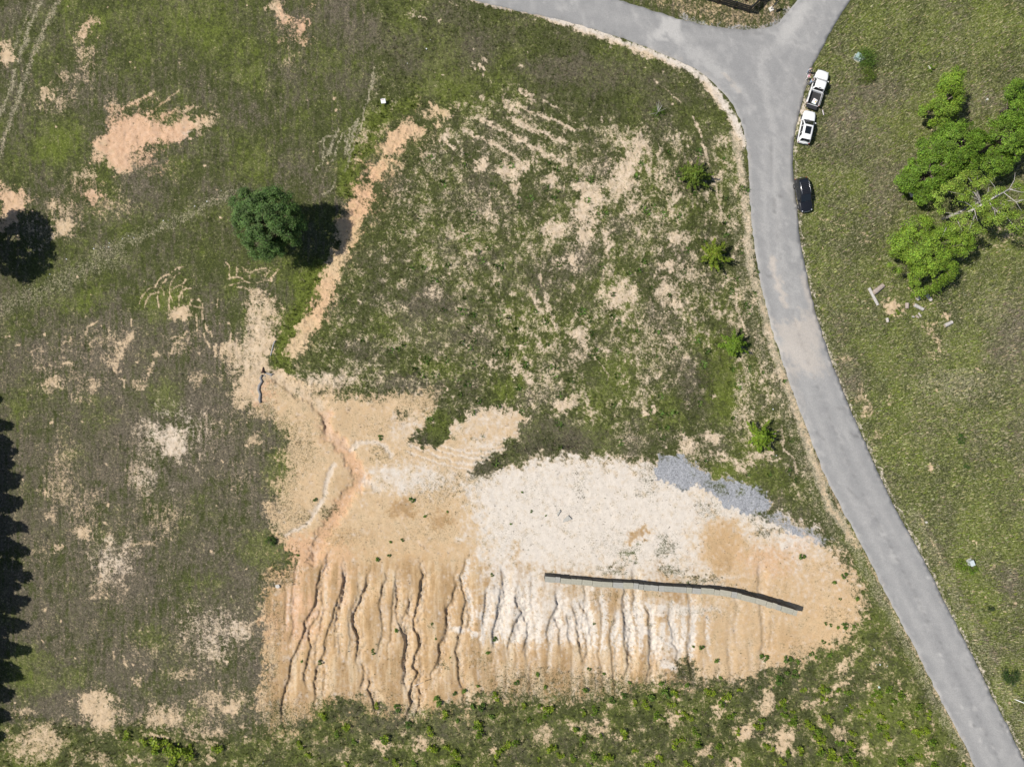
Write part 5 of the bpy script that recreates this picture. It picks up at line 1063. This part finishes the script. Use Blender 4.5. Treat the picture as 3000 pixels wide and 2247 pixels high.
box('base', (0, 0, .05), (.62, .62, .16), simple('pale_concrete', (.60, .56, .50), .9, 0, .1), sp, (0, 0, .5), .02)
tube('post', [(0, 0, .1), (0, 0, 2.5)], .055, BLACK, sp)
bm = bmesh.new(); vs = [bm.verts.new((0, .46 * math.cos(math.pi / 8 + k * math.pi / 4), 1.45 + .5 * math.sin(math.pi / 8 + k * math.pi / 4))) for k in range(8)]
f = bm.faces.new(vs); e = bmesh.ops.extrude_face_region(bm, geom=[f])
for x in e['geom']:
    if isinstance(x, bmesh.types.BMVert): x.co.x += .02
bmesh.ops.recalc_face_normals(bm, faces=bm.faces)
pn = bm_obj('sign_panel', bm, simple('sign_back', (.10, .115, .13), .5, .4), sp); pn.rotation_euler = (0, 0, math.radians(-52)); pn.location = (.07, -.07, 0)
box('name_blade', (0, 0, 2.35), (.75, .02, .15), BLACK, sp, (0, 0, math.radians(-35)))
box('name_blade', (0, 0, 2.52), (.5, .02, .12), BLACK, sp, (0, 0, math.radians(25)))
tube('finial', [(0, 0, 2.55), (0, 0, 2.66)], [.06, .02], BLACK, sp)
b = MP(2181, 2); mk = empty('red_marker', b, 0, 'small red marker on the grass behind the black fence', 'marker')
tube('stake', [(0, 0, 0), (0, 0, .35)], .03, BLACK, mk); box('head', (.1, 0, .38), (.45, .22, .1), simple('red_paint', (.40, .03, .03), .5), mk, (0, .1, -.3), .02)
b = MP(2971, 2047); wp = empty('marker_post', b, 0, 'white marker post leaning over the verge at lower right', 'post')
tube('post', [(0, 0, -.05), (1.0, -.28, .75)], .06, WHITE, wp); tube('cap', [(1.0, -.28, .75), (1.08, -.302, .81)], .085, WHITE, wp)
b = MP(2411, 331); st = empty('survey_stake', b, 0, 'small pale stake lying in the grass beside the white crossover', 'stake')
box('stake', (0, 0, .08), (.16, .75, .06), simple('pale_stake', (.62, .58, .56), .7), st, (0, 0, .2), .01); box('tape', (.05, 0, .113), (.06, .7, .008), simple('purple_tape', (.12, .08, .12), .6), st, (0, 0, .2))
# torn silt sock and culvert fabric in the wash
FAB = simple('geotextile', (.225, .215, .205), .8, 0, .3, 9, 0, .3)
sock = [(768,1098),(764,1108),(768,1118),(760,1130),(758,1142),(763,1155),(761,1170),(763,1180)]
s_ = tube('silt_sock', [tuple(MP(u, v, .09)) for u, v in sock], [.12,.2,.18,.22,.2,.19,.22,.16], FAB, None, 8); tag(s_, 'grey fabric silt sock lying in the sandy wash', 'silt sock')
for p in [[(770,1090),(777,1091),(800,1095),(793,1100),(782,1097)], [(769,1093),(774,1096),(780,1106),(771,1110)], [(794,1097),(799,1096),(795,1104),(791,1102)]]:
    slab('torn_fabric', p, .05, (0, random.uniform(-.05, .05), 0), {770: 'long torn strip of grey fabric at the head of the wash', 769: 'torn flap of grey fabric joining the silt sock', 794: 'small scrap of grey fabric at the end of the torn strip'}[p[0][0]], 'fabric', FAB)
b = MP(771, 1086); cv = empty('culvert_pipe', b, 0, 'open end of a buried dark pipe at the head of the wash', 'pipe')
bm = bmesh.new(); add_tube(bm, [(0, -.35, .16), (.02, .55, .02)], [.26, .05], 10, False); bm_obj('barrel', bm, simple('rusty_dark_pipe', (.06, .03, .022), .8), cv, True)
s_ = tube('drain_hose', [tuple(MP(u, v, .06)) for u, v in [(807,998),(802,1006),(799,1018),(796,1030),(793,1042)]], .08, simple('grey_hose', (.34, .335, .33), .6), None, 8); tag(s_, 'thin grey hose lying beside the green ditch strip', 'hose')
# ------------------------------------------------------------------ vehicles (nose towards +X)
WPAINT = simple('white_car_paint', (.78, .78, .78), .28, 0, .03, 2, .6)
KPAINT = simple('black_car_paint', (.012, .012, .014), .22, .1, .1, 2, .8)
GLASS = simple('dark_glass', (.012, .014, .016), .06, 0, .05, 2, .5)
TYRE = simple('tyre_rubber', (.02, .02, .02), .85, 0, .2, 10)
RIM = simple('alloy_rim', (.35, .35, .36), .35, .8, .1)
TRIM = simple('black_trim', (.02, .02, .022), .6, 0, .1)
CHROME = simple('silver_trim', (.55, .55, .56), .25, .9, .05)
HEADL = simple('headlight_lens', (.65, .67, .70), .12, .2, .05)
TAILL = simple('taillight_lens', (.30, .015, .012), .2, 0, .05)
def loft(name, rings, mat, parent, sub=2, crease_ends=True):
    bm = bmesh.new(); R_ = [[bm.verts.new(p) for p in r] for r in rings]; n = len(rings[0])
    for a, c in zip(R_, R_[1:]):
        for k in range(n): bm.faces.new((a[k], a[(k + 1) % n], c[(k + 1) % n], c[k]))
    bm.faces.new(R_[0]); bm.faces.new(R_[-1][::-1])
    bmesh.ops.recalc_face_normals(bm, faces=bm.faces)
    o = bm_obj(name, bm, mat, parent, True)
    if sub: m_ = o.modifiers.new('sub', 'SUBSURF'); m_.levels = sub; m_.render_levels = sub
    return o
def ring(x, hw, zb, zs, zt, cr=.0):
    h = [(hw * .80, zb), (hw * .98, zb + .12), (hw, zb + (zs - zb) * .55), (hw * .985, zs - .05), (hw * .92, zs + (zt - zs) * .5), (hw * .70, zt), (hw * .3, zt + cr)]
    return [(x, y, z) for y, z in h] + [(x, -y, z) for y, z in reversed(h)]
def quad(name, pts, mat, parent, th=.012):
    """thin pane with real thickness along its normal"""
    a, b_, c, d = [Vector(p) for p in pts]; n = (b_ - a).cross(d - a).normalized() * th
    bm = bmesh.new(); lo = [bm.verts.new(p - n) for p in (a, b_, c, d)]; hi = [bm.verts.new(p + n) for p in (a, b_, c, d)]
    bm.faces.new(hi); bm.faces.new(lo[::-1])
    for k in range(4): bm.faces.new((lo[k], lo[(k + 1) % 4], hi[(k + 1) % 4], hi[k]))
    bmesh.ops.recalc_face_normals(bm, faces=bm.faces); return bm_obj(name, bm, mat, parent)
def wheel(parent, x, y, r, wd):
    s = 1 if y > 0 else -1
    bm = bmesh.new(); prof = [(r * .62, -wd / 2), (r * .93, -wd / 2), (r, -wd * .3), (r, wd * .3), (r * .93, wd / 2), (r * .62, wd / 2)]; n = 20
    rg = [[bm.verts.new((math.cos(6.2832 * k / n) * q, w_, math.sin(6.2832 * k / n) * q)) for q, w_ in prof] for k in range(n)]
    for k in range(n):
        for j in range(6): bm.faces.new((rg[k][j], rg[k][(j + 1) % 6], rg[(k + 1) % n][(j + 1) % 6], rg[(k + 1) % n][j]))
    bmesh.ops.recalc_face_normals(bm, faces=bm.faces)
    t = bm_obj('wheel', bm, TYRE, parent, True); t.location = (x, y, r)
    bm = bmesh.new(); c = bm.verts.new((0, s * wd * .30, 0)); pr = []
    for k in range(20):
        a = 6.2832 * k / 20; q = r * .63; pr.append(bm.verts.new((math.cos(a) * q, s * (wd * .42 if k % 4 < 2 else wd * .2), math.sin(a) * q)))
    for k in range(20): bm.faces.new((c, pr[k], pr[(k + 1) % 20]))
    bm_obj('rim', bm, RIM, t)
def cabin(parent, mat, xs, hb, ht, z0, z1, sub=1):
    """xs: base rear, roof rear, roof front, base front"""
    xr, xrr, xrf, xf = xs
    def rg(x, hwb, hwt, zt): 
        h = [(hwb, z0), (hwb * .5 + hwt * .5 + .02, (z0 + zt) / 2), (hwt, zt - .05 if zt > z0 + .2 else zt), (hwt * .82, zt), (hwt * .3, zt + .015)]
        return [(x, y, z) for y, z in h] + [(x, -y, z) for y, z in reversed(h)]
    mid = (xrr + xrf) / 2
    return loft('cabin', [rg(xr, hb * .95, hb * .88, z0 + .06), rg(xrr - .02, hb, ht * .95, z1 - .03), rg(mid, hb, ht, z1), rg(xrf, hb, ht * .97, z1 - .03), rg(xf, hb * .97, hb * .9, z0 + .03)], mat, parent, 0)
def glasshouse(parent, xs, hb, ht, z0, z1, pillars, rear=True, frame=GLASS):
    xr, xrr, xrf, xf = xs; e = .012
    f = lambda t, a, b_: a + (b_ - a) * t
    # windscreen
    quad('windshield', [(f(.08, xf, xrf), f(.08, hb * .9, ht * .97) * .93, f(.08, z0, z1) + .035), (f(.08, xf, xrf), -f(.08, hb * .9, ht * .97) * .93, f(.08, z0, z1) + .035), (f(.92, xf, xrf), -ht * .86, f(.92, z0, z1) + .03), (f(.92, xf, xrf), ht * .86, f(.92, z0, z1) + .03)], frame, parent)
    if rear: quad('rear_window', [(f(.15, xr, xrr), hb * .80, f(.15, z0, z1) + .04), (f(.15, xr, xrr), -hb * .80, f(.15, z0, z1) + .04), (f(.9, xr, xrr), -ht * .84, f(.9, z0, z1) + .03), (f(.9, xr, xrr), ht * .84, f(.9, z0, z1) + .03)], frame, parent)
    for s in (1, -1):
        for (a0, a1, b0_, b1) in pillars:      # bottom rear x, bottom front x, top rear x, top front x
            yb = f(.14, hb, ht) + e + .025; yt = f(.84, hb, ht) + e + .02
            quad('side_window', [(a0, s * yb, f(.14, z0, z1)), (a1, s * yb, f(.14, z0, z1)), (b1, s * yt, f(.84, z0, z1)), (b0_, s * yt, f(.84, z0, z1))], frame, parent)
def mirror(parent, x, y, z, mat):
    s = 1 if y > 0 else -1
    o = box('mirror', (x, y + s * .1, z), (.14, .24, .16), mat, parent, (0, 0, s * .15), .04)
    quad('mirror_glass', [(-.075, -.09, -.06), (-.075, .09, -.06), (-.075, .09, .06), (-.075, -.09, .06)], GLASS, o, .006)
def vehicle(name, u, v, ang, label, cat):
    b = MPZ(u, v, 1.0); return empty(name, (b.x, b.y, float(samp(Z, u, v)) + .0), math.radians(ang), label, cat)
def suv(u, v, ang, label, paint, L_, W_, H_, sunroof, rails, cat='car'):
    o = vehicle('parked_suv', u, v, ang, label, cat); h = L_ / 2; w_ = W_ / 2
    loft('body', [ring(-h, w_ * .80, .42, .72, .92), ring(-h + .10, w_ * .93, .32, .86, 1.02), ring(-h + .8, w_, .26, .95, 1.04), ring(-.2, w_, .24, .94, 1.03), ring(h - 1.75, w_, .24, .93, 1.03, .01), ring(h - 1.1, w_ * .99, .26, .90, 1.0, .03), ring(h - .45, w_ * .95, .28, .82, .93, .03), ring(h - .10, w_ * .84, .32, .70, .83, .02), ring(h, w_ * .66, .40, .62, .72)], paint, o, 1)
    xs = (-h + .12, -h + .52, h - 2.42, h - 1.42); hb, ht, z0, z1 = w_ * .94, w_ * .73, .98, H_
    cabin(o, paint, xs, hb, ht, z0, z1)
    glasshouse(o, xs, hb, ht, z0, z1, [(-h + .62, -h + 1.22, -h + .86, -h + 1.26), (-h + 1.30, -.18, -h + 1.34, -.20), (-.08, h - 1.62, -.10, h - 2.36)])
    for x in (-h + .98, h - .98):
        for s in (1, -1): wheel(o, x, s * (w_ - .10), .36, .24)
    for s in (1, -1):
        mirror(o, h - 1.75, s * w_ * .97, 1.06, paint)
        box('headlight', (h - .20, s * w_ * .66, .80), (.18, .22, .08), HEADL, o, (0, .25, -s * .5), .04)
        box('taillight', (-h + .09, s * w_ * .80, .90), (.10, .2, .10), TAILL, o, (0, 0, s * .25), .03)
        for x in (-.75, .35): box('door_handle', (x, s * (w_ + .005), .88), (.18, .03, .035), CHROME if paint is KPAINT else paint, o, None, .01)
        if rails: tube('roof_rail', [(-h + .75, s * ht * .84, z1 + .0), (-h + .9, s * ht * .86, z1 + .06), (h - 2.6, s * ht * .86, z1 + .06), (h - 2.45, s * ht * .84, z1 - .02)], .022, CHROME, o, 6)
    if rails:
        for k in range(7): box('roof_rib', (-h + 1.0 + k * .25, 0, z1 + .018), (.04, ht * 1.45, .016), TRIM, o, None, .004)
    if sunroof:
        xm = (h - 2.55 - .62); quad('sunroof', [(xm - .55, ht * .62, z1 + .012), (xm - .55, -ht * .62, z1 + .012), (xm + .55, -ht * .62, z1 + .008), (xm + .55, ht * .62, z1 + .008)], GLASS, o, .014)
    box('front_bumper', (h - .12, 0, .45), (.2, W_ * .70, .18), TRIM, o, None, .06); box('grille', (h - .03, 0, .66), (.08, W_ * .42, .12), CHROME if paint is KPAINT else TRIM, o, None, .02)
    box('rear_bumper', (-h + .05, 0, .50), (.14, W_ * .74, .16), TRIM, o, None, .05); box('rear_spoiler', (-h + .48, 0, z1 - .02), (.2, ht * 1.75, .035), paint, o, (0, -.1, 0), .012)
    box('licence_plate', (-h - .02, 0, .72), (.02, .3, .15), WHITE, o)
    for s in (1, -1): tube('wiper', [(h - 1.40, s * .1 - .05, 1.06), (h - 1.62, s * .1 + .42, 1.14)], .012, TRIM, o, 4)
    return o
suv(2366, 371, 77.7, 'white crossover with a black glass sunroof parked behind the pickup', WPAINT, 4.85, 1.90, 1.66, True, False)
suv(2357, 570, -78.7, 'black sport utility car with silver roof rails parked on the verge, facing down the road', KPAINT, 5.0, 1.98, 1.78, False, True)
# pickup with an open tailgate
pk = vehicle('pickup_truck', 2398, 256, 72.4, 'white crew cab pickup with its tailgate down at the head of the parked row', 'pickup'); h, w_ = 2.75, 1.0
loft('body', [ring(-.62, w_, .42, .98, 1.06), ring(-.55, w_, .34, 1.02, 1.12), ring(.4, w_, .32, 1.04, 1.14), ring(1.2, w_, .32, 1.04, 1.16, .02), ring(1.8, w_ * .99, .34, 1.02, 1.14, .04), ring(2.3, w_ * .93, .36, .96, 1.06, .04), ring(2.58, w_ * .78, .40, .84, .96, .03), ring(2.74, w_ * .52, .48, .74, .84)], WPAINT, pk, 1)
xs = (-.62, -.50, .66, 1.32); cabin(pk, WPAINT, xs, .93, .76, 1.06, 1.86)
glasshouse(pk, xs, .93, .76, 1.06, 1.86, [(-.42, .36, -.40, .34), (.46, 1.18, .44, .74)])
pk.scale = (.95, .97, .97)
BED = simple('bed_liner', (.025, .025, .026), .8, 0, .2, 8)
box('bed_floor', (-1.66, 0, .66), (2.06, 1.72, .06), BED, pk, None, .01)
for s in (1, -1):
    box('bed_side', (-1.66, s * .93, .80), (2.08, .14, .72), WPAINT, pk, None, .05); box('bed_rail', (-1.66, s * .88, 1.165), (2.06, .10, .03), TRIM, pk, None, .01)
    box('taillight', (-2.70, s * .93, .92), (.06, .13, .36), TAILL, pk, None, .02); box('headlight', (2.46, s * .66, .90), (.22, .34, .16), HEADL, pk, (0, .2, -s * .45), .04)
    mirror(pk, 1.12, s * .98, 1.16, WPAINT)
    for x in (-.2, .75): box('door_handle', (x, s * 1.0, .98), (.2, .03, .04), CHROME, pk, None, .01)
    box('running_board', (.35, s * .98, .36), (1.7, .14, .05), TRIM, pk, None, .02)
box('bed_front_panel', (-.68, 0, .86), (.08, 1.74, .56), WPAINT, pk, None, .02)
box('tailgate', (-3.02, 0, .68), (.58, 1.64, .07), TRIM, pk, (0, -.04, 0), .02); box('tailgate_trim', (-2.72, 0, .735), (.06, 1.62, .03), WPAINT, pk, None, .01)
box('rear_bumper', (-2.84, 0, .46), (.18, 1.8, .18), TRIM, pk, None, .04); box('front_bumper', (2.70, 0, .52), (.18, 1.5, .2), CHROME, pk, None, .06); box('grille', (2.74, 0, .78), (.06, .9, .18), TRIM, pk, None, .02)
box('chassis', (-1.5, 0, .5), (2.4, 1.1, .2), TRIM, pk); box('licence_plate', (-2.945, 0, .48), (.02, .3, .14), WHITE, pk)
box('roof_brake_light', (-.48, 0, 1.87), (.1, .4, .03), TRIM, pk, None, .01)
for x in (-1.68, 1.86):
    for s in (1, -1): wheel(pk, x, s * .88, .40, .27)
def in_bed(x, y, z):
    a = pk.rotation_euler.z; x, y, z = x * .95, y * .97, z * .97; return Vector((pk.location.x + x * math.cos(a) - y * math.sin(a), pk.location.y + x * math.sin(a) + y * math.cos(a), pk.location.z + z))
sg = empty('sign_board', in_bed(-2.12, -.16, .70), math.radians(72.4 - 12), 'white sign board lying flat in the pickup bed', 'sign')
box('board', (0, 0, .02), (.78, .62, .03), WHITE, sg, None, .005); box('printed_patch', (.18, .14, .038), (.16, .2, .006), simple('pink_print', (.70, .38, .36), .6), sg); box('printed_edge', (-.36, 0, .038), (.04, .6, .006), simple('green_print', (.10, .35, .20), .6), sg)
tl = empty('yellow_tool', in_bed(-1.75, -.48, .70), math.radians(50), 'yellow handled tool lying in the pickup bed beside the sign board', 'tool')
tube('handle', [(-.4, 0, .04), (.1, .05, .04)], .03, simple('dark_handle', (.10, .08, .05), .7), tl); box('head', (-.42, 0, .06), (.2, .16, .1), simple('yellow_plastic', (.60, .44, .06), .5), tl, None, .03)

# ------------------------------------------------------------------ people
SKIN = simple('skin', (.50, .32, .24), .6, 0, .06)
def skin_obj(name, verts, edges, radii, mat, parent, root=0, sub=1):
    me = bpy.data.meshes.new(name); me.from_pydata([tuple(v) for v in verts], edges, []); me.materials.append(mat)
    o = bpy.data.objects.new(name, me); C.objects.link(o); o.parent = parent
    o.modifiers.new('skin', 'SKIN')
    sv = me.skin_vertices[0].data
    for i, r_ in enumerate(radii):
        sv[i].radius = (r_, r_) if not hasattr(r_, '__len__') else r_; sv[i].use_root = (i == root)
    o.modifiers['skin'].use_smooth_shade = True
    m_ = o.modifiers.new('sub', 'SUBSURF'); m_.levels = sub; m_.render_levels = sub
    return o
def person(u, v, face, label, shirt, trousers, hair, shoes, pose):
    b = MP(u, v); root = empty('person', b, face, label, 'person')
    arms = pose['arms']; lean = pose.get('lean', 0.0); tw = lambda x, y, z: Vector((x + lean * max(0, z - .95), y, z))
    V = [tw(0,0,.95), tw(0,0,1.10), tw(.01,0,1.28), tw(0,0,1.42), tw(.01,0,1.50), tw(.03,0,1.58), tw(.03,0,1.66), tw(.02,0,1.73), tw(.115,0,1.60)]
    Rr = [(.15,.11), (.13,.10), (.16,.11), (.11,.08), .05, (.075,.085), (.078,.09), .05, .012]
    E = [(0,1),(1,2),(2,3),(3,4),(4,5),(5,6),(6,7),(5,8)]
    def add(p, r_, j): V.append(Vector(p)); Rr.append(r_); E.append((j, len(V) - 1)); return len(V) - 1
    ends = {}
    for s in (1, -1):
        sh = add(tw(0, s * .18, 1.41), .055, 3); el, wr = arms[s]
        e_ = add(el, .042, sh); w2 = add(wr, .028, e_); d = (Vector(wr) - Vector(el)).normalized(); pm = add(Vector(wr) + d * .06, (.035, .02), w2)
        side = d.cross(Vector((0, 0, 1))); side = side.normalized() if side.length > .1 else Vector((0, 1, 0))
        for k, ln in enumerate((.065, .078, .072, .055)):
            q = Vector(wr) + d * .085 + side * (k - 1.5) * .019; f1 = add(q + d * ln * .5, .009, pm); add(q + d * ln + Vector((0, 0, -.02)), .008, f1)
        t1 = add(Vector(wr) + d * .045 + side * .04, .011, w2); add(Vector(wr) + d * .085 + side * .055, .009, t1)
        hp = add((0, s * .09, .90), .085, 0); kn = add((.03 + pose.get('knee', 0), s * .11 + 0, .50), .055, hp); an = add((pose['feet'][s], s * .12, .09), .038, kn); add((pose['feet'][s] + .13, s * .13, .035), .03, an)
        ends[s] = (hp, kn, an, sh, e_, w2)
    skin_obj('body', V, E, Rr, SKIN, root)
    cv = [V[i] for i in (0, 1, 2, 3)]; ce = [(0,1),(1,2),(2,3)]; cr = [(.17,.13), (.15,.125), (.185,.135), (.12,.095)]
    for s in (1, -1):
        cv += [V[ends[s][3]], (V[ends[s][3]] + V[ends[s][4]]) / 2, V[ends[s][4]] * .9 + V[ends[s][5]] * .1]; n = len(cv); ce += [(3, n - 3), (n - 3, n - 2), (n - 2, n - 1)]; cr += [.075, .062, .056]
    skin_obj('shirt', cv, ce, cr, shirt, root)
    cv = [V[0] + Vector((0, 0, .03))]; ce = []; cr = [(.17,.125)]
    for s in (1, -1):
        a, k, c = V[ends[s][0]], V[ends[s][1]], V[ends[s][2]]; cv += [a, k, c + Vector((0, 0, .03))]; n = len(cv); ce += [(0, n - 3), (n - 3, n - 2), (n - 2, n - 1)]; cr += [.105, .075, .06]
    skin_obj('trousers', cv, ce, cr, trousers, root)
    for s in (1, -1):
        c = V[ends[s][2]]; skin_obj('shoe', [c + Vector((-.05, 0, -.04)), c + Vector((.06, 0, -.045)), c + Vector((.17, .01 * s, -.055))], [(0, 1), (1, 2)], [.045, .048, .036], shoes, root)
        q = tw(.112, s * .032, 1.635); bm = bmesh.new(); bmesh.ops.create_uvsphere(bm, u_segments=8, v_segments=6, radius=.012); e = bm_obj('eye', bm, TRIM, root, True); e.location = q
        ear = box('ear', tw(.02, s * .088, 1.62), (.035, .015, .055), SKIN, root, None, .006)
    hv = [tw(-.01,0,1.76), tw(-.045,0,1.69), tw(-.06,0,1.60)] + ([tw(-.07,0,1.50), tw(-.085,0,1.40)] if pose.get('long') else [])
    skin_obj('hair', hv, [(i, i + 1) for i in range(len(hv) - 1)], [(.075,.08), (.085,.092), (.06,.07)] + [.055, .035] * bool(pose.get('long')), hair, root)
    bm = bmesh.new(); add_tube(bm, [tuple(tw(.105, -.025, 1.56)), tuple(tw(.112, 0, 1.557)), tuple(tw(.105, .025, 1.56))], .006, 5); bm_obj('mouth', bm, simple('lips', (.38, .16, .14), .5), root)
    return root
HAIRD = simple('dark_hair', (.05, .035, .025), .6); HAIRB = simple('brown_hair', (.14, .085, .05), .6)
DENIM = simple('light_denim', (.26, .33, .42), .85, 0, .2, 14); NAVY = simple('dark_trousers', (.06, .07, .10), .85, 0, .15)
SHW = simple('white_shoes', (.65, .64, .62), .6); WSH = simple('white_shirt', (.72, .74, .78), .85, 0, .06); PINK = simple('pink_shirt', (.68, .30, .42), .85, 0, .1); PALE = simple('pale_trousers', (.52, .50, .48), .85)
person(2364, 214, math.radians(-70), 'person in a white shirt and light jeans standing furthest ahead of the pickup door', WSH, DENIM, HAIRD, SHW, {'arms': {1: ((.06,.24,1.14), (.22,.16,1.08)), -1: ((.04,-.25,1.14), (.20,-.18,1.05))}, 'feet': {1: 0, -1: .05}, 'lean': .06})
person(2361, 233, math.radians(-20), 'person in a pink top standing between the other two beside the pickup', PINK, PALE, HAIRB, SHW, {'arms': {1: ((.10,.24,1.16), (.32,.18,1.20)), -1: ((.02,-.24,1.12), (.10,-.22,.90))}, 'feet': {1: .05, -1: 0}, 'long': True})
person(2366, 250, math.radians(35), 'person in a blue denim shirt leaning towards the pickup door', DENIM, NAVY, HAIRB, SHW, {'arms': {1: ((.20,.24,1.22), (.46,.18,1.22)), -1: ((.20,-.24,1.20), (.46,-.16,1.15))}, 'feet': {1: -.02, -1: .08}, 'lean': .35, 'long': True})
